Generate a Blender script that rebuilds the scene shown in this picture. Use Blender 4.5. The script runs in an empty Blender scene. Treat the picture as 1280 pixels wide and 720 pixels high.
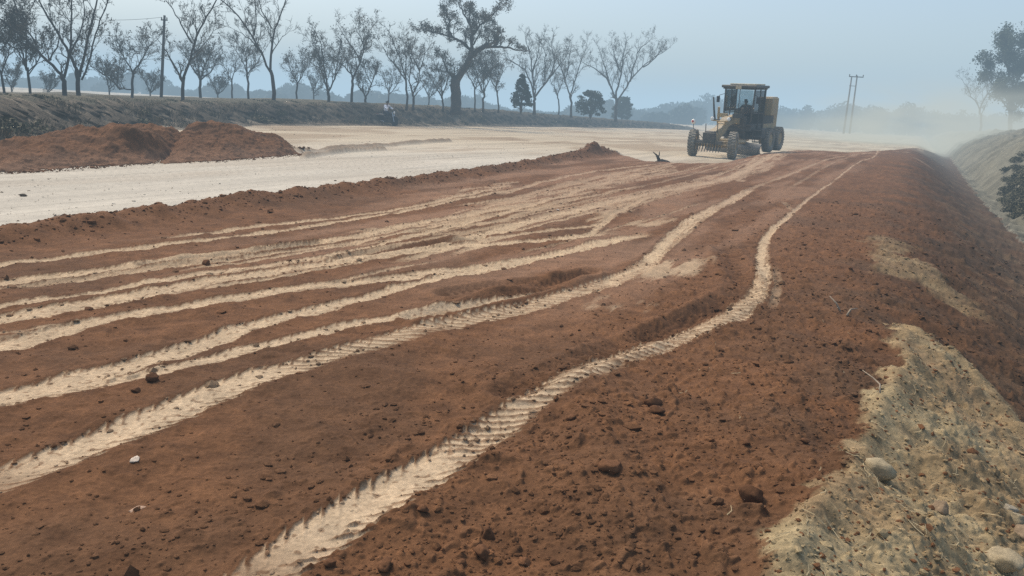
import bpy, math, random
import numpy as np
from mathutils import Vector, Matrix
R_ = math.radians
random.seed(7)
rng = np.random.default_rng(11)
SC = bpy.context.scene
C = SC.collection

# ------------------------------------------------------------------ camera
CAM = np.array([0.0, 0.0, 1.75]); FOC = 1000.0
PITCH, ROLL = R_(12.6), R_(3.2)
Fv = np.array([0, math.cos(PITCH), -math.sin(PITCH)])
U0 = np.array([0, math.sin(PITCH), math.cos(PITCH)]); R0 = np.array([1.0, 0, 0])
Uv = U0*math.cos(ROLL) - R0*math.sin(ROLL)
Rv = R0*math.cos(ROLL) + U0*math.sin(ROLL)
cd = bpy.data.cameras.new('camera'); cam = bpy.data.objects.new('camera', cd); C.objects.link(cam)
cd.sensor_width = 36; cd.lens = 36*FOC/1280; cd.clip_end = 9000; cd.clip_start = 0.05
M = Matrix(((Rv[0], Uv[0], -Fv[0], CAM[0]), (Rv[1], Uv[1], -Fv[1], CAM[1]), (Rv[2], Uv[2], -Fv[2], CAM[2]), (0, 0, 0, 1)))
cam.matrix_world = M
SC.camera = cam

def ray(px, py):
    return Fv + Rv*(px-640)/FOC + Uv*(360-py)/FOC
def W(px, py, d):
    """point seen at pixel px,py whose world Y is d"""
    r = ray(px, py); return CAM + r*(d/r[1])
def P(px, py, z=0.0):
    r = ray(px, py); return CAM + r*((z-CAM[2])/r[2])
def hor(px): return 136+(px-640)*0.0559

# ------------------------------------------------------------------ noise
_pr = np.random.default_rng(77); _PM = np.tile(_pr.permutation(512), 2).astype(np.int32)
_GX = np.cos(np.arange(512)*2*math.pi/512)*1.5; _GY = np.sin(np.arange(512)*2*math.pi/512)*1.5
def pnoise(x, y, seed=0):
    xf = np.floor(x); yf = np.floor(y); fx = x-xf; fy = y-yf
    xi = (xf.astype(np.int32)+seed*37) & 511; yi = yf.astype(np.int32) & 511; x1 = (xi+1) & 511; y1 = yi+1
    u = fx*fx*fx*(fx*(fx*6-15)+10); v = fy*fy*fy*(fy*(fy*6-15)+10)
    a0 = _PM[xi]+(seed*91 & 511); a1 = _PM[x1]+(seed*91 & 511); a0 &= 511; a1 &= 511
    def g(ai, yj, dx, dy):
        h = _PM[(ai+yj) & 1023]; return _GX[h]*dx+_GY[h]*dy
    a = g(a0, yi, fx, fy); b = g(a1, yi, fx-1, fy); c = g(a0, y1, fx, fy-1); d = g(a1, y1, fx-1, fy-1)
    a += (b-a)*u; c += (d-c)*u
    return a+(c-a)*v
def fbm(x, y, octv=4, seed=0, gain=0.5):
    s = 0; a = 1.0
    for i in range(octv):
        s = s + a*pnoise(x, y, seed+i*17); x = x*2.03+5.1; y = y*2.03-3.7; a *= gain
    return s
def sst(a, b, x):
    t = np.clip((x-a)/(b-a), 0, 1); return t*t*(3-2*t)
def mixc(c, new, m):
    return c*(1-m[:, None]) + np.asarray(new)*m[:, None]

def polydist(x, y, pts):
    """distance to open polyline, arc length and signed side at nearest point"""
    best = np.full(x.shape, 50.0); U = np.zeros(x.shape); S = np.zeros(x.shape); acc = 0.0
    if not len(x): return best, U, S
    lo, hi, xl, xh = y.min()-2.5, y.max()+2.5, x.min()-2.5, x.max()+2.5
    for (ax, ay), (bx, by) in zip(pts[:-1], pts[1:]):
        dx, dy = bx-ax, by-ay; L = math.hypot(dx, dy)
        if L < 1e-6: continue
        if max(ay, by) < lo or min(ay, by) > hi or max(ax, bx) < xl or min(ax, bx) > xh: acc += L; continue
        t = np.clip(((x-ax)*dx+(y-ay)*dy)/(L*L), 0, 1)
        ex = x-ax-t*dx; ey = y-ay-t*dy; d = np.hypot(ex, ey)
        m = d < best
        best = np.where(m, d, best); U = np.where(m, acc+t*L, U)
        S = np.where(m, np.sign(dx*ey-dy*ex), S)
        acc += L
    return best, U, S
def inside(x, y, poly):
    c = np.zeros(x.shape, bool); n = len(poly)
    for i in range(n):
        ax, ay = poly[i]; bx, by = poly[(i+1) % n]
        if abs(by-ay) < 1e-9: continue
        m = ((ay > y) != (by > y)) & (x < (bx-ax)*(y-ay)/(by-ay)+ax)
        c ^= m
    return c
def sdist(x, y, poly):
    """positive inside"""
    d, _, _ = polydist(x, y, list(poly)+[poly[0]])
    return np.where(inside(x, y, poly), d, -d)
def smooth_line(pts, n=8):
    pts = [np.array(p[:2], float) for p in pts]; out = []
    for i in range(len(pts)-1):
        p0 = pts[max(i-1, 0)]; p1 = pts[i]; p2 = pts[i+1]; p3 = pts[min(i+2, len(pts)-1)]
        for k in range(n):
            t = k/n
            out.append(0.5*((2*p1)+(-p0+p2)*t+(2*p0-5*p1+4*p2-p3)*t*t+(-p0+3*p1-3*p2+p3)*t**3))
    out.append(pts[-1]); return out

# ------------------------------------------------------------------ objects
def tag(o, label=None, cat=None, group=None, kind=None):
    if label: o['label'] = label
    if cat: o['category'] = cat
    if group: o['group'] = group
    if kind: o['kind'] = kind
    return o
def link(name, me, m=None, parent=None):
    o = bpy.data.objects.new(name, me); C.objects.link(o)
    if m is not None: me.materials.append(m)
    if parent is not None: o.parent = parent
    return o
def empty(name, loc, rot=(0, 0, 0)):
    o = bpy.data.objects.new(name, None); C.objects.link(o); o.location = tuple(loc); o.rotation_euler = rot
    o.empty_display_size = 0.3
    return o
def np_mesh(name, V, Fc, smooth=True, col=None):
    V = np.asarray(V, np.float32); Fc = np.asarray(Fc, np.int32); k = Fc.shape[1]
    me = bpy.data.meshes.new(name)
    me.vertices.add(len(V)); me.vertices.foreach_set('co', V.ravel())
    me.loops.add(Fc.size); me.loops.foreach_set('vertex_index', Fc.ravel())
    me.polygons.add(len(Fc)); me.polygons.foreach_set('loop_start', np.arange(0, Fc.size, k, dtype=np.int32))
    me.update(calc_edges=True)
    me.polygons.foreach_set('use_smooth', np.full(len(Fc), smooth))
    if col is not None:
        a = me.attributes.new('soil', 'FLOAT_COLOR', 'POINT')
        a.data.foreach_set('color', np.concatenate([col, np.ones((len(col), 1))], 1).astype(np.float32).ravel())
    me.update(); return me

class MB:
    def __init__(s): s.v = []; s.f = []
    def add(s, V, F):
        b = len(s.v); s.v.extend([tuple(map(float, p)) for p in V]); s.f.extend([tuple(i+b for i in f) for f in F])
    def box(s, c, size, rot=None, taper=None):
        hx, hy, hz = [k/2 for k in size]; V = []
        for z in (-1, 1):
            for (x, y) in ((-1, -1), (1, -1), (1, 1), (-1, 1)):
                k = 1 if (taper is None or z < 0) else taper
                V.append(Vector((x*hx*k, y*hy*k, z*hz)))
        if rot is not None:
            from mathutils import Euler
            m = Euler(rot).to_matrix(); V = [m @ v for v in V]
        s.add([(v[0]+c[0], v[1]+c[1], v[2]+c[2]) for v in V],
              [(3, 2, 1, 0), (4, 5, 6, 7), (0, 1, 5, 4), (1, 2, 6, 5), (2, 3, 7, 6), (3, 0, 4, 7)])
    def prism(s, pts, x0, x1):
        """profile pts in (y,z) extruded along x"""
        n = len(pts); V = [(x0, p[0], p[1]) for p in pts]+[(x1, p[0], p[1]) for p in pts]
        F = [tuple(range(n)), tuple(reversed(range(n, 2*n)))]
        F += [(i, i+n, (i+1) % n+n, (i+1) % n) for i in range(n)]
        s.add(V, F)
    def tube(s, pts, rad, k=6, cap=True):
        pts = [np.array(p, float) for p in pts]; n = len(pts)
        if not hasattr(rad, '__len__'): rad = [rad]*n
        V = []; F = []; prev = None
        for i in range(n):
            t = pts[min(i+1, n-1)]-pts[max(i-1, 0)]; t = t/(np.linalg.norm(t)+1e-9)
            if prev is None:
                a = np.array([0, 0, 1.0]) if abs(t[2]) < .9 else np.array([1.0, 0, 0])
                u = np.cross(t, a)
            else: u = prev - t*np.dot(prev, t)
            u = u/(np.linalg.norm(u)+1e-9); w = np.cross(t, u); prev = u
            for j in range(k):
                an = 2*math.pi*j/k; V.append(pts[i]+rad[i]*(u*math.cos(an)+w*math.sin(an)))
        for i in range(n-1):
            for j in range(k):
                F.append((i*k+j, i*k+(j+1) % k, (i+1)*k+(j+1) % k, (i+1)*k+j))
        if cap: F.append(tuple(reversed(range(k)))); F.append(tuple(range((n-1)*k, n*k)))
        s.add(V, F)
    def lathe(s, prof, c=(0, 0, 0), k=28, axis='x'):
        """prof: (axial, radius)"""
        V = []; F = []; n = len(prof)
        for (a, r) in prof:
            for j in range(k):
                an = 2*math.pi*j/k; p, q = r*math.cos(an), r*math.sin(an)
                v = (a, p, q) if axis == 'x' else ((p, a, q) if axis == 'y' else (p, q, a))
                V.append((v[0]+c[0], v[1]+c[1], v[2]+c[2]))
        for i in range(n-1):
            for j in range(k): F.append((i*k+j, i*k+(j+1) % k, (i+1)*k+(j+1) % k, (i+1)*k+j))
        F.append(tuple(range(k))); F.append(tuple(reversed(range((n-1)*k, n*k))))
        s.add(V, F)
    def build(s, name, m=None, parent=None, smooth=False, bevel=0, fixn=True):
        me = bpy.data.meshes.new(name); me.from_pydata(s.v, [], s.f); me.update()
        if fixn:
            import bmesh
            bm = bmesh.new(); bm.from_mesh(me); bmesh.ops.recalc_face_normals(bm, faces=bm.faces)
            if bevel: bmesh.ops.bevel(bm, geom=bm.edges[:], offset=bevel, segments=1, affect='EDGES', clamp_overlap=True)
            bm.to_mesh(me); bm.free()
        if smooth: me.polygons.foreach_set('use_smooth', [True]*len(me.polygons))
        return link(name, me, m, parent)

# ------------------------------------------------------------------ materials
def mat(name, col, rough=0.8, metal=0.0, var=0.25, scale=6.0, bump=0.0, dust=None, dustamt=0.5, spec=0.3):
    m = bpy.data.materials.new(name); m.use_nodes = True; nt = m.node_tree; N = nt.nodes; L = nt.links
    b = N['Principled BSDF']; b.inputs['Roughness'].default_value = rough; b.inputs['Metallic'].default_value = metal
    b.inputs['Specular IOR Level'].default_value = spec
    tc = N.new('ShaderNodeTexCoord'); no = N.new('ShaderNodeTexNoise'); no.inputs['Scale'].default_value = scale
    no.inputs['Detail'].default_value = 5; L.new(tc.outputs['Object'], no.inputs['Vector'])
    mr = N.new('ShaderNodeMapRange'); mr.inputs[1].default_value = 0.3; mr.inputs[2].default_value = 0.7
    mr.inputs[3].default_value = 1-var; mr.inputs[4].default_value = 1+var
    L.new(no.outputs['Fac'], mr.inputs[0])
    mx = N.new('ShaderNodeMix'); mx.data_type = 'RGBA'; mx.blend_type = 'MULTIPLY'; mx.inputs[0].default_value = 1
    mx.inputs[6].default_value = (*col, 1); L.new(mr.outputs[0], mx.inputs[7]); last = mx.outputs[2]
    if dust is not None:
        g = N.new('ShaderNodeNewGeometry'); sx = N.new('ShaderNodeSeparateXYZ'); L.new(g.outputs['Normal'], sx.inputs[0])
        m2 = N.new('ShaderNodeMapRange'); m2.inputs[1].default_value = -.6; m2.inputs[2].default_value = 1.0
        m2.inputs[3].default_value = dustamt*.35; m2.inputs[4].default_value = dustamt; L.new(sx.outputs[2], m2.inputs[0])
        n2 = N.new('ShaderNodeTexNoise'); n2.inputs['Scale'].default_value = 3.0; n2.inputs['Detail'].default_value = 6
        L.new(tc.outputs['Object'], n2.inputs['Vector'])
        mm = N.new('ShaderNodeMath'); mm.operation = 'MULTIPLY'; L.new(m2.outputs[0], mm.inputs[0])
        m3 = N.new('ShaderNodeMapRange'); m3.inputs[1].default_value = .3; m3.inputs[2].default_value = .65
        m3.inputs[3].default_value = .5; m3.inputs[4].default_value = 1.3; L.new(n2.outputs['Fac'], m3.inputs[0]); L.new(m3.outputs[0], mm.inputs[1])
        dm = N.new('ShaderNodeMix'); dm.data_type = 'RGBA'; dm.inputs[7].default_value = (*dust, 1)
        L.new(mm.outputs[0], dm.inputs[0]); L.new(last, dm.inputs[6]); last = dm.outputs[2]
    L.new(last, b.inputs['Base Color'])
    if bump:
        bp = N.new('ShaderNodeBump'); bp.inputs['Strength'].default_value = bump; bp.inputs['Distance'].default_value = .02
        L.new(no.outputs['Fac'], bp.inputs['Height']); L.new(bp.outputs[0], b.inputs['Normal'])
    return m

def soil_mat(name, fine=38.0, bump=0.6, dist=0.012, amt=0.22):
    m = bpy.data.materials.new(name); m.use_nodes = True; nt = m.node_tree; N = nt.nodes; L = nt.links
    b = N['Principled BSDF']; b.inputs['Roughness'].default_value = .95; b.inputs['Specular IOR Level'].default_value = .12
    at = N.new('ShaderNodeAttribute'); at.attribute_name = 'soil'
    tc = N.new('ShaderNodeTexCoord')
    n1 = N.new('ShaderNodeTexNoise'); n1.inputs['Scale'].default_value = fine; n1.inputs['Detail'].default_value = 6; n1.inputs['Roughness'].default_value = .65
    n2 = N.new('ShaderNodeTexNoise'); n2.inputs['Scale'].default_value = 5.3; n2.inputs['Detail'].default_value = 8; n2.inputs['Roughness'].default_value = .6
    for n in (n1, n2): L.new(tc.outputs['Object'], n.inputs['Vector'])
    def mr(src, a, c, lo, hi):
        q = N.new('ShaderNodeMapRange'); q.inputs[1].default_value = a; q.inputs[2].default_value = c; q.inputs[3].default_value = lo; q.inputs[4].default_value = hi
        L.new(src, q.inputs[0]); return q.outputs[0]
    a = mr(n1.outputs['Fac'], .3, .7, 1-amt*1.3, 1+amt); c = mr(n2.outputs['Fac'], .3, .7, 1-amt*.8, 1+amt*.8)
    mu = N.new('ShaderNodeMath'); mu.operation = 'MULTIPLY'; L.new(a, mu.inputs[0]); L.new(c, mu.inputs[1])
    mx = N.new('ShaderNodeMix'); mx.data_type = 'RGBA'; mx.blend_type = 'MULTIPLY'; mx.inputs[0].default_value = 1
    L.new(at.outputs['Color'], mx.inputs[6]); L.new(mu.outputs[0], mx.inputs[7]); L.new(mx.outputs[2], b.inputs['Base Color'])
    ad = N.new('ShaderNodeMath'); ad.operation = 'MULTIPLY_ADD'; ad.inputs[1].default_value = 2.0
    L.new(n2.outputs['Fac'], ad.inputs[0]); L.new(n1.outputs['Fac'], ad.inputs[2])
    bp = N.new('ShaderNodeBump'); bp.inputs['Strength'].default_value = bump; bp.inputs['Distance'].default_value = dist
    L.new(ad.outputs[0], bp.inputs['Height']); L.new(bp.outputs[0], b.inputs['Normal'])
    return m

# ------------------------------------------------------------------ light, sky, haze
SUN_EL, SUN_AZ = R_(56), R_(-48)      # azimuth measured from +Y towards +X
w = bpy.data.worlds.new('World'); SC.world = w; w.use_nodes = True
nt = w.node_tree; bg = nt.nodes['Background']
sky = nt.nodes.new('ShaderNodeTexSky'); sky.sky_type = 'NISHITA'; sky.sun_disc = False
sky.sun_elevation = SUN_EL; sky.sun_rotation = SUN_AZ; sky.air_density = 1.0; sky.dust_density = 3.5; sky.ozone_density = 1.0
nt.links.new(sky.outputs[0], bg.inputs[0]); bg.inputs[1].default_value = 0.19
sd = bpy.data.lights.new('sun', 'SUN'); so = bpy.data.objects.new('sun', sd); C.objects.link(so)
sd.energy = 2.7; sd.angle = R_(14); sd.color = (1.0, .89, .74)
dv = Vector((math.sin(SUN_AZ)*math.cos(SUN_EL), math.cos(SUN_AZ)*math.cos(SUN_EL), math.sin(SUN_EL)))
so.rotation_euler = dv.to_track_quat('Z', 'Y').to_euler()
SC.view_settings.view_transform = 'Standard'; SC.view_settings.look = 'None'; SC.view_settings.exposure = 0
SC.cycles.max_bounces = 5; SC.cycles.diffuse_bounces = 2; SC.cycles.volume_step_rate = 1.0; SC.cycles.volume_max_steps = 64
SC.cycles.transparent_max_bounces = 16
SC.cycles.use_denoising = False; SC.cycles.use_adaptive_sampling = False; SC.cycles.sample_clamp_indirect = 3

def glow_air(name, dens, lum):
    m = bpy.data.materials.new(name); m.use_nodes = True; nt = m.node_tree; N = nt.nodes; L = nt.links
    N.remove(N['Principled BSDF']); out = N['Material Output']
    ab = N.new('ShaderNodeVolumeAbsorption'); ab.inputs['Color'].default_value = (0, 0, 0, 1); ab.inputs['Density'].default_value = dens
    em = N.new('ShaderNodeEmission'); em.inputs['Color'].default_value = (*lum, 1); em.inputs['Strength'].default_value = dens  # emission stands in for light scattered in the volume
    ad = N.new('ShaderNodeAddShader'); L.new(ab.outputs[0], ad.inputs[0]); L.new(em.outputs[0], ad.inputs[1])
    L.new(ad.outputs[0], out.inputs['Volume']); return m, ab, em
HAZE = (0.45, 0.62, 0.755)
hm, _, _ = glow_air('glowing_haze', 0.0025, HAZE)
b = MB(); b.box((0, 1500, 13), (7000, 7000, 46)); sk = b.build('sky', hm); tag(sk, kind='structure')  # box of self-glowing haze before the world sky, not the sky itself
# ------------------------------------------------------------------ terrain
RA = R_(26); CA, SA = math.cos(RA), math.sin(RA)
def st(x, y): return x*CA-y*SA, x*SA+y*CA
RED = np.array([.144, .069, .031]); BROWN = np.array([.092, .050, .026]); PALE = np.array([.49, .365, .225])
TAN = np.array([.43, .355, .245]); GREY = np.array([.46, .425, .35]); SLOPE = np.array([.25, .18, .095]); BERM = np.array([.165, .152, .108])
DUSTY = np.array([.135, .09, .05])

def Pl(lst, z=0.0): return [P(a, b, z)[:2] for a, b in lst]
_wl = [(-420, 352), (-200, 319), (0, 291), (150, 270), (300, 249), (400, 238), (500, 226), (570, 216), (640, 206), (700, 196), (745, 190), (775, 191), (810, 199)]
WIND = smooth_line(Pl(_wl, .06), 5)
WU = np.array([st(*p)[1] for p in WIND]); WS = np.array([st(*p)[0] for p in WIND]); _k = int(np.argmax(WU)); WU = np.maximum.accumulate(WU[:_k+1]); WS = WS[:_k+1]
# outline of the red fill
TOE = [P(a, b, -1.3)[:2] for a, b in [(1183, 189), (1190, 200), (1210, 230), (1240, 268), (1280, 305)]]
REDPOLY = [p for p in WIND] + Pl([(840, 203), (870, 204), (900, 205)]) + Pl([(925, 196), (950, 190), (985, 188)], .15) + Pl([(1050, 190), (1110, 187), (1150, 183)], .3) + TOE + \
    [np.array((4.6+.47*0, 4.0)), np.array((4.0, -6.0)), np.array((-12.0, -6.0))]

_slope_cache = {}
def emb(s, t):
    z = -1.3*sst(-.5, 3.5, s)
    toe = 3.4 + .010*np.clip(t, 0, 34)
    rise = (.62+.55*sst(25, 50, t))*(s-toe)
    top = (3.1+1.1*sst(25, 60, t))*(1-sst(11, 30, s))*sst(4, 20, t)
    k = np.clip(rise, 0, None)
    return z + top*(1-np.exp(-k/top.clip(.2)*1.15))
def base_h(x, y):
    s, t = st(x, y); return emb(s, t)
def PS(px, py):
    """pixel -> embankment side surface"""
    r = ray(px, py); d = 1.2; last = d
    while d < 250:
        p = CAM+r*d
        if p[2] < float(base_h(np.array([p[0]]), np.array([p[1]]))[0]): break
        last = d; d *= 1.01
    return (CAM+r*d)[:2]
PATCH1 = [PS(a, b) for a, b in [(950, 716), (985, 672), (1030, 622), (1042, 590), (1065, 553), (1078, 518), (1102, 478), (1122, 452), (1108, 436), (1112, 424), (1102, 405), (1128, 408), (1165, 430), (1210, 462), (1250, 497), (1276, 526)]] + \
    [np.array((3.6, 3.2)), np.array((3.4, -3.0)), np.array((.2, -3.0)), np.array((.75, 2.0))]
PATCH2 = [PS(a, b) for a, b in [(1094, 296), (1120, 302), (1142, 312), (1120, 318), (1152, 326), (1175, 345), (1200, 372), (1232, 400), (1215, 404), (1180, 380), (1150, 352), (1122, 345), (1102, 344), (1090, 330), (1096, 318), (1086, 306)]]
BLOBS = []
for pts in ([(800, 352), (812, 333), (850, 322), (886, 318), (880, 330), (850, 343), (815, 353)],
            [(788, 281), (805, 273), (835, 268), (828, 277), (800, 284)],
            [(752, 385), (775, 375), (800, 376), (790, 386), (765, 392)],
            [(735, 285), (745, 262), (800, 242), (860, 228), (905, 215), (880, 232), (815, 252), (770, 272)],
            [(590, 258), (650, 246), (700, 230), (770, 214), (835, 206), (850, 214), (790, 226), (735, 243), (700, 262), (640, 275), (560, 290), (540, 283)],
            [(540, 248), (600, 232), (640, 227), (636, 233), (590, 246), (555, 253)],
            [(905, 222), (950, 203), (990, 190), (997, 194), (960, 214), (925, 226)]):
    BLOBS.append(Pl(pts))
# tyre tracks: (pixel polyline, half width m, strength, lug depth, paleness)
TR = []
def T(pts, hw=.17, k=1.0, lug=1.0, n=6, z=0.0, prof=None):
    q = smooth_line(Pl(pts, z), n)
    if prof is not None:                                # half width along the print, given at the control points
        a = np.array(q); cu = np.concatenate([[0], np.cumsum(np.hypot(*np.diff(a, axis=0).T))]); prof = (cu, np.interp(np.arange(len(q))/n, np.arange(len(prof)), prof))
    TR.append((q, hw, k, lug, prof))
T([(250, 792), (345, 706), (420, 657), (500, 611), (560, 577), (640, 522), (700, 487), (760, 455), (820, 432), (870, 412), (915, 396), (942, 374), (954, 348), (953, 322), (958, 298), (975, 280), (995, 262), (1015, 245), (1040, 228), (1070, 212), (1092, 203), (1097, 190)], .165, 1, 1, prof=[1]*9+[.95, .9, .85, .7, .62, .55, .5, .42, .32, .26, .24, .26, .30])
T([(-130, 645), (0, 600), (100, 562), (200, 521), (300, 481), (400, 451), (480, 429), (560, 405), (640, 388), (700, 371), (760, 354), (800, 336), (822, 316), (842, 295), (870, 272), (910, 252), (940, 236)], .17, 1, 1, prof=[1]*11+[.9, .8, .8, .95, 1.0, .9])
T([(-200, 545), (0, 503), (122, 468), (245, 433), (318, 406), (428, 379), (520, 354), (600, 338), (700, 317), (760, 303), (820, 292)], .19, 1, .8, prof=[1, 1, .95, .8, .7, .65, .65, .7, .8, .95, 1.0])
T([(-100, 520), (60, 497), (122, 483), (238, 457), (306, 438), (428, 410), (550, 387), (640, 371), (695, 359)], .10, .95, .9)
T([(-200, 466), (0, 430), (122, 403), (245, 382), (367, 362), (489, 347), (580, 337), (640, 329), (700, 318)], .15, .95, .5)
T([(-200, 424), (0, 398), (122, 381), (245, 357), (330, 343), (489, 317), (611, 306), (700, 298), (776, 290)], .17, .95, .8)
T([(-200, 404), (0, 383), (122, 366), (245, 345), (367, 326), (489, 303), (611, 272), (700, 245), (780, 222), (830, 212)], .10, .9, .9)
T([(-200, 372), (0, 352), (122, 338), (245, 321), (367, 306), (489, 286), (600, 266), (690, 250)], .15, .85, .7)
T([(0, 362), (160, 341), (300, 322), (400, 307), (489, 294), (600, 275)], .07, .8, .5)
T([(-200, 354), (0, 331), (122, 317), (245, 301), (367, 285), (480, 268), (560, 252), (640, 237)], .10, .9, .4)
T([(190, 302), (280, 288), (367, 277), (480, 264), (600, 240), (640, 231)], .09, .9, .3)
T([(620, 244), (700, 222), (760, 212), (830, 204)], .13, .75, .3)
T([(600, 258), (660, 243), (717, 228), (790, 213), (850, 203)], .16, .6, .3)
T([(560, 306), (662, 277), (720, 264), (756, 254), (834, 238), (870, 231), (897, 226), (930, 215), (952, 206), (975, 198), (992, 190)], .17, .95, .3)
T([(560, 322), (600, 310), (717, 295), (745, 288), (776, 262), (834, 240)], .08, .85, .3)
T([(480, 330), (600, 303), (680, 288), (740, 283), (760, 275)], .10, .8, .3)
T([(890, 226), (915, 219), (935, 210), (948, 198), (956, 189)], .10, .7, .3)
T([(900, 228), (930, 217), (952, 205), (965, 196), (970, 188)], .10, .8, .3)
T([(820, 318), (850, 296), (885, 268), (930, 240), (985, 220), (1050, 204), (1100, 196)], .10, .55, .3)
T([(965, 250), (980, 254), (992, 266)], .07, .5, .3)
T([(985, 236), (1020, 218), (1060, 205)], .08, .35, .2)
T([(968, 330), (972, 358), (962, 392)], .06, .35, .2)
T([(1120, 196), (1135, 196)], .3, .45, 0); T([(1150, 191), (1152, 186)], .3, .5, 0); T([(1140, 202), (1165, 207)], .3, .4, 0)

_R = random.Random(5)
for (x0, y0, x1, y1, n_) in ((-150, 362, 640, 262, 3), (-150, 410, 760, 268, 3), (200, 338, 800, 236, 3), (-100, 440, 560, 326, 2), (420, 300, 940, 214, 4), (560, 262, 900, 204, 4), (640, 330, 880, 250, 1), (700, 250, 960, 200, 3)):
    for j in range(n_):
        o0, o1 = _R.uniform(-14, 14), _R.uniform(-7, 7); md = _R.uniform(-.045, -.015)*(x1-x0)*-1
        T([(x0+(x1-x0)*q, y0+o0+(y1+o1-y0-o0)*q+md*4*q*(1-q)*.5) for q in (0, .2, .4, .6, .8, 1)], _R.uniform(.035, .075), _R.uniform(.45, .8), .4)
THM = [(905, 310), (925, 345), (920, 372), (880, 395), (820, 420)]   # a shallow rut beside the right track
RUTS = [(smooth_line(Pl(THM), 5), .12), (smooth_line(Pl([(640, 492), (700, 466), (760, 439), (820, 414), (870, 394), (905, 377)]), 5), .10), (smooth_line(Pl([(520, 398), (600, 379), (680, 358), (740, 341)]), 5), .09), (smooth_line(Pl([(560, 368), (640, 357), (700, 350), (735, 345)]), 4), .09), (smooth_line(Pl([(420, 322), (520, 308), (600, 298)]), 4), .08),
        (smooth_line(Pl([(180, 330), (300, 316), (400, 300)]), 4), .07), (smooth_line(Pl([(930, 240), (960, 252), (985, 262)]), 4), .06)]
RIDGES = [(smooth_line(Pl([(250, 183), (300, 187), (372, 191), (430, 187), (470, 184), (500, 181), (530, 179), (560, 177)], -.15), 4), .5),
          (smooth_line(Pl([(380, 197), (430, 190), (480, 187)], -.15), 4), .3)]
GREAR = None

LADDER = [smooth_line(Pl([(600, 552), (680, 497), (760, 455), (820, 424), (880, 400), (925, 376), (945, 350)]), 4), smooth_line(Pl([(400, 451), (480, 429), (560, 405), (640, 386), (700, 369), (760, 352), (812, 330)]), 4)]
def near_line(x, y, lp):
    a = np.array([p[:2] for p in lp]); m = (x > a[:, 0].min()-.45) & (x < a[:, 0].max()+.45) & (y > a[:, 1].min()-.45) & (y < a[:, 1].max()+.45); r = np.zeros(x.shape)
    if m.any(): r[m] = 1-sst(.16, .42, polydist(x[m], y[m], lp)[0])
    return r
def bsd(x, y, poly, pad=.8):
    a = np.array([p[:2] for p in poly]); m = (x > a[:, 0].min()-pad) & (x < a[:, 0].max()+pad) & (y > a[:, 1].min()-pad) & (y < a[:, 1].max()+pad)
    r = np.full(x.shape, -9.0)
    if m.any(): r[m] = sdist(x[m], y[m], poly)
    return r
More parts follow.
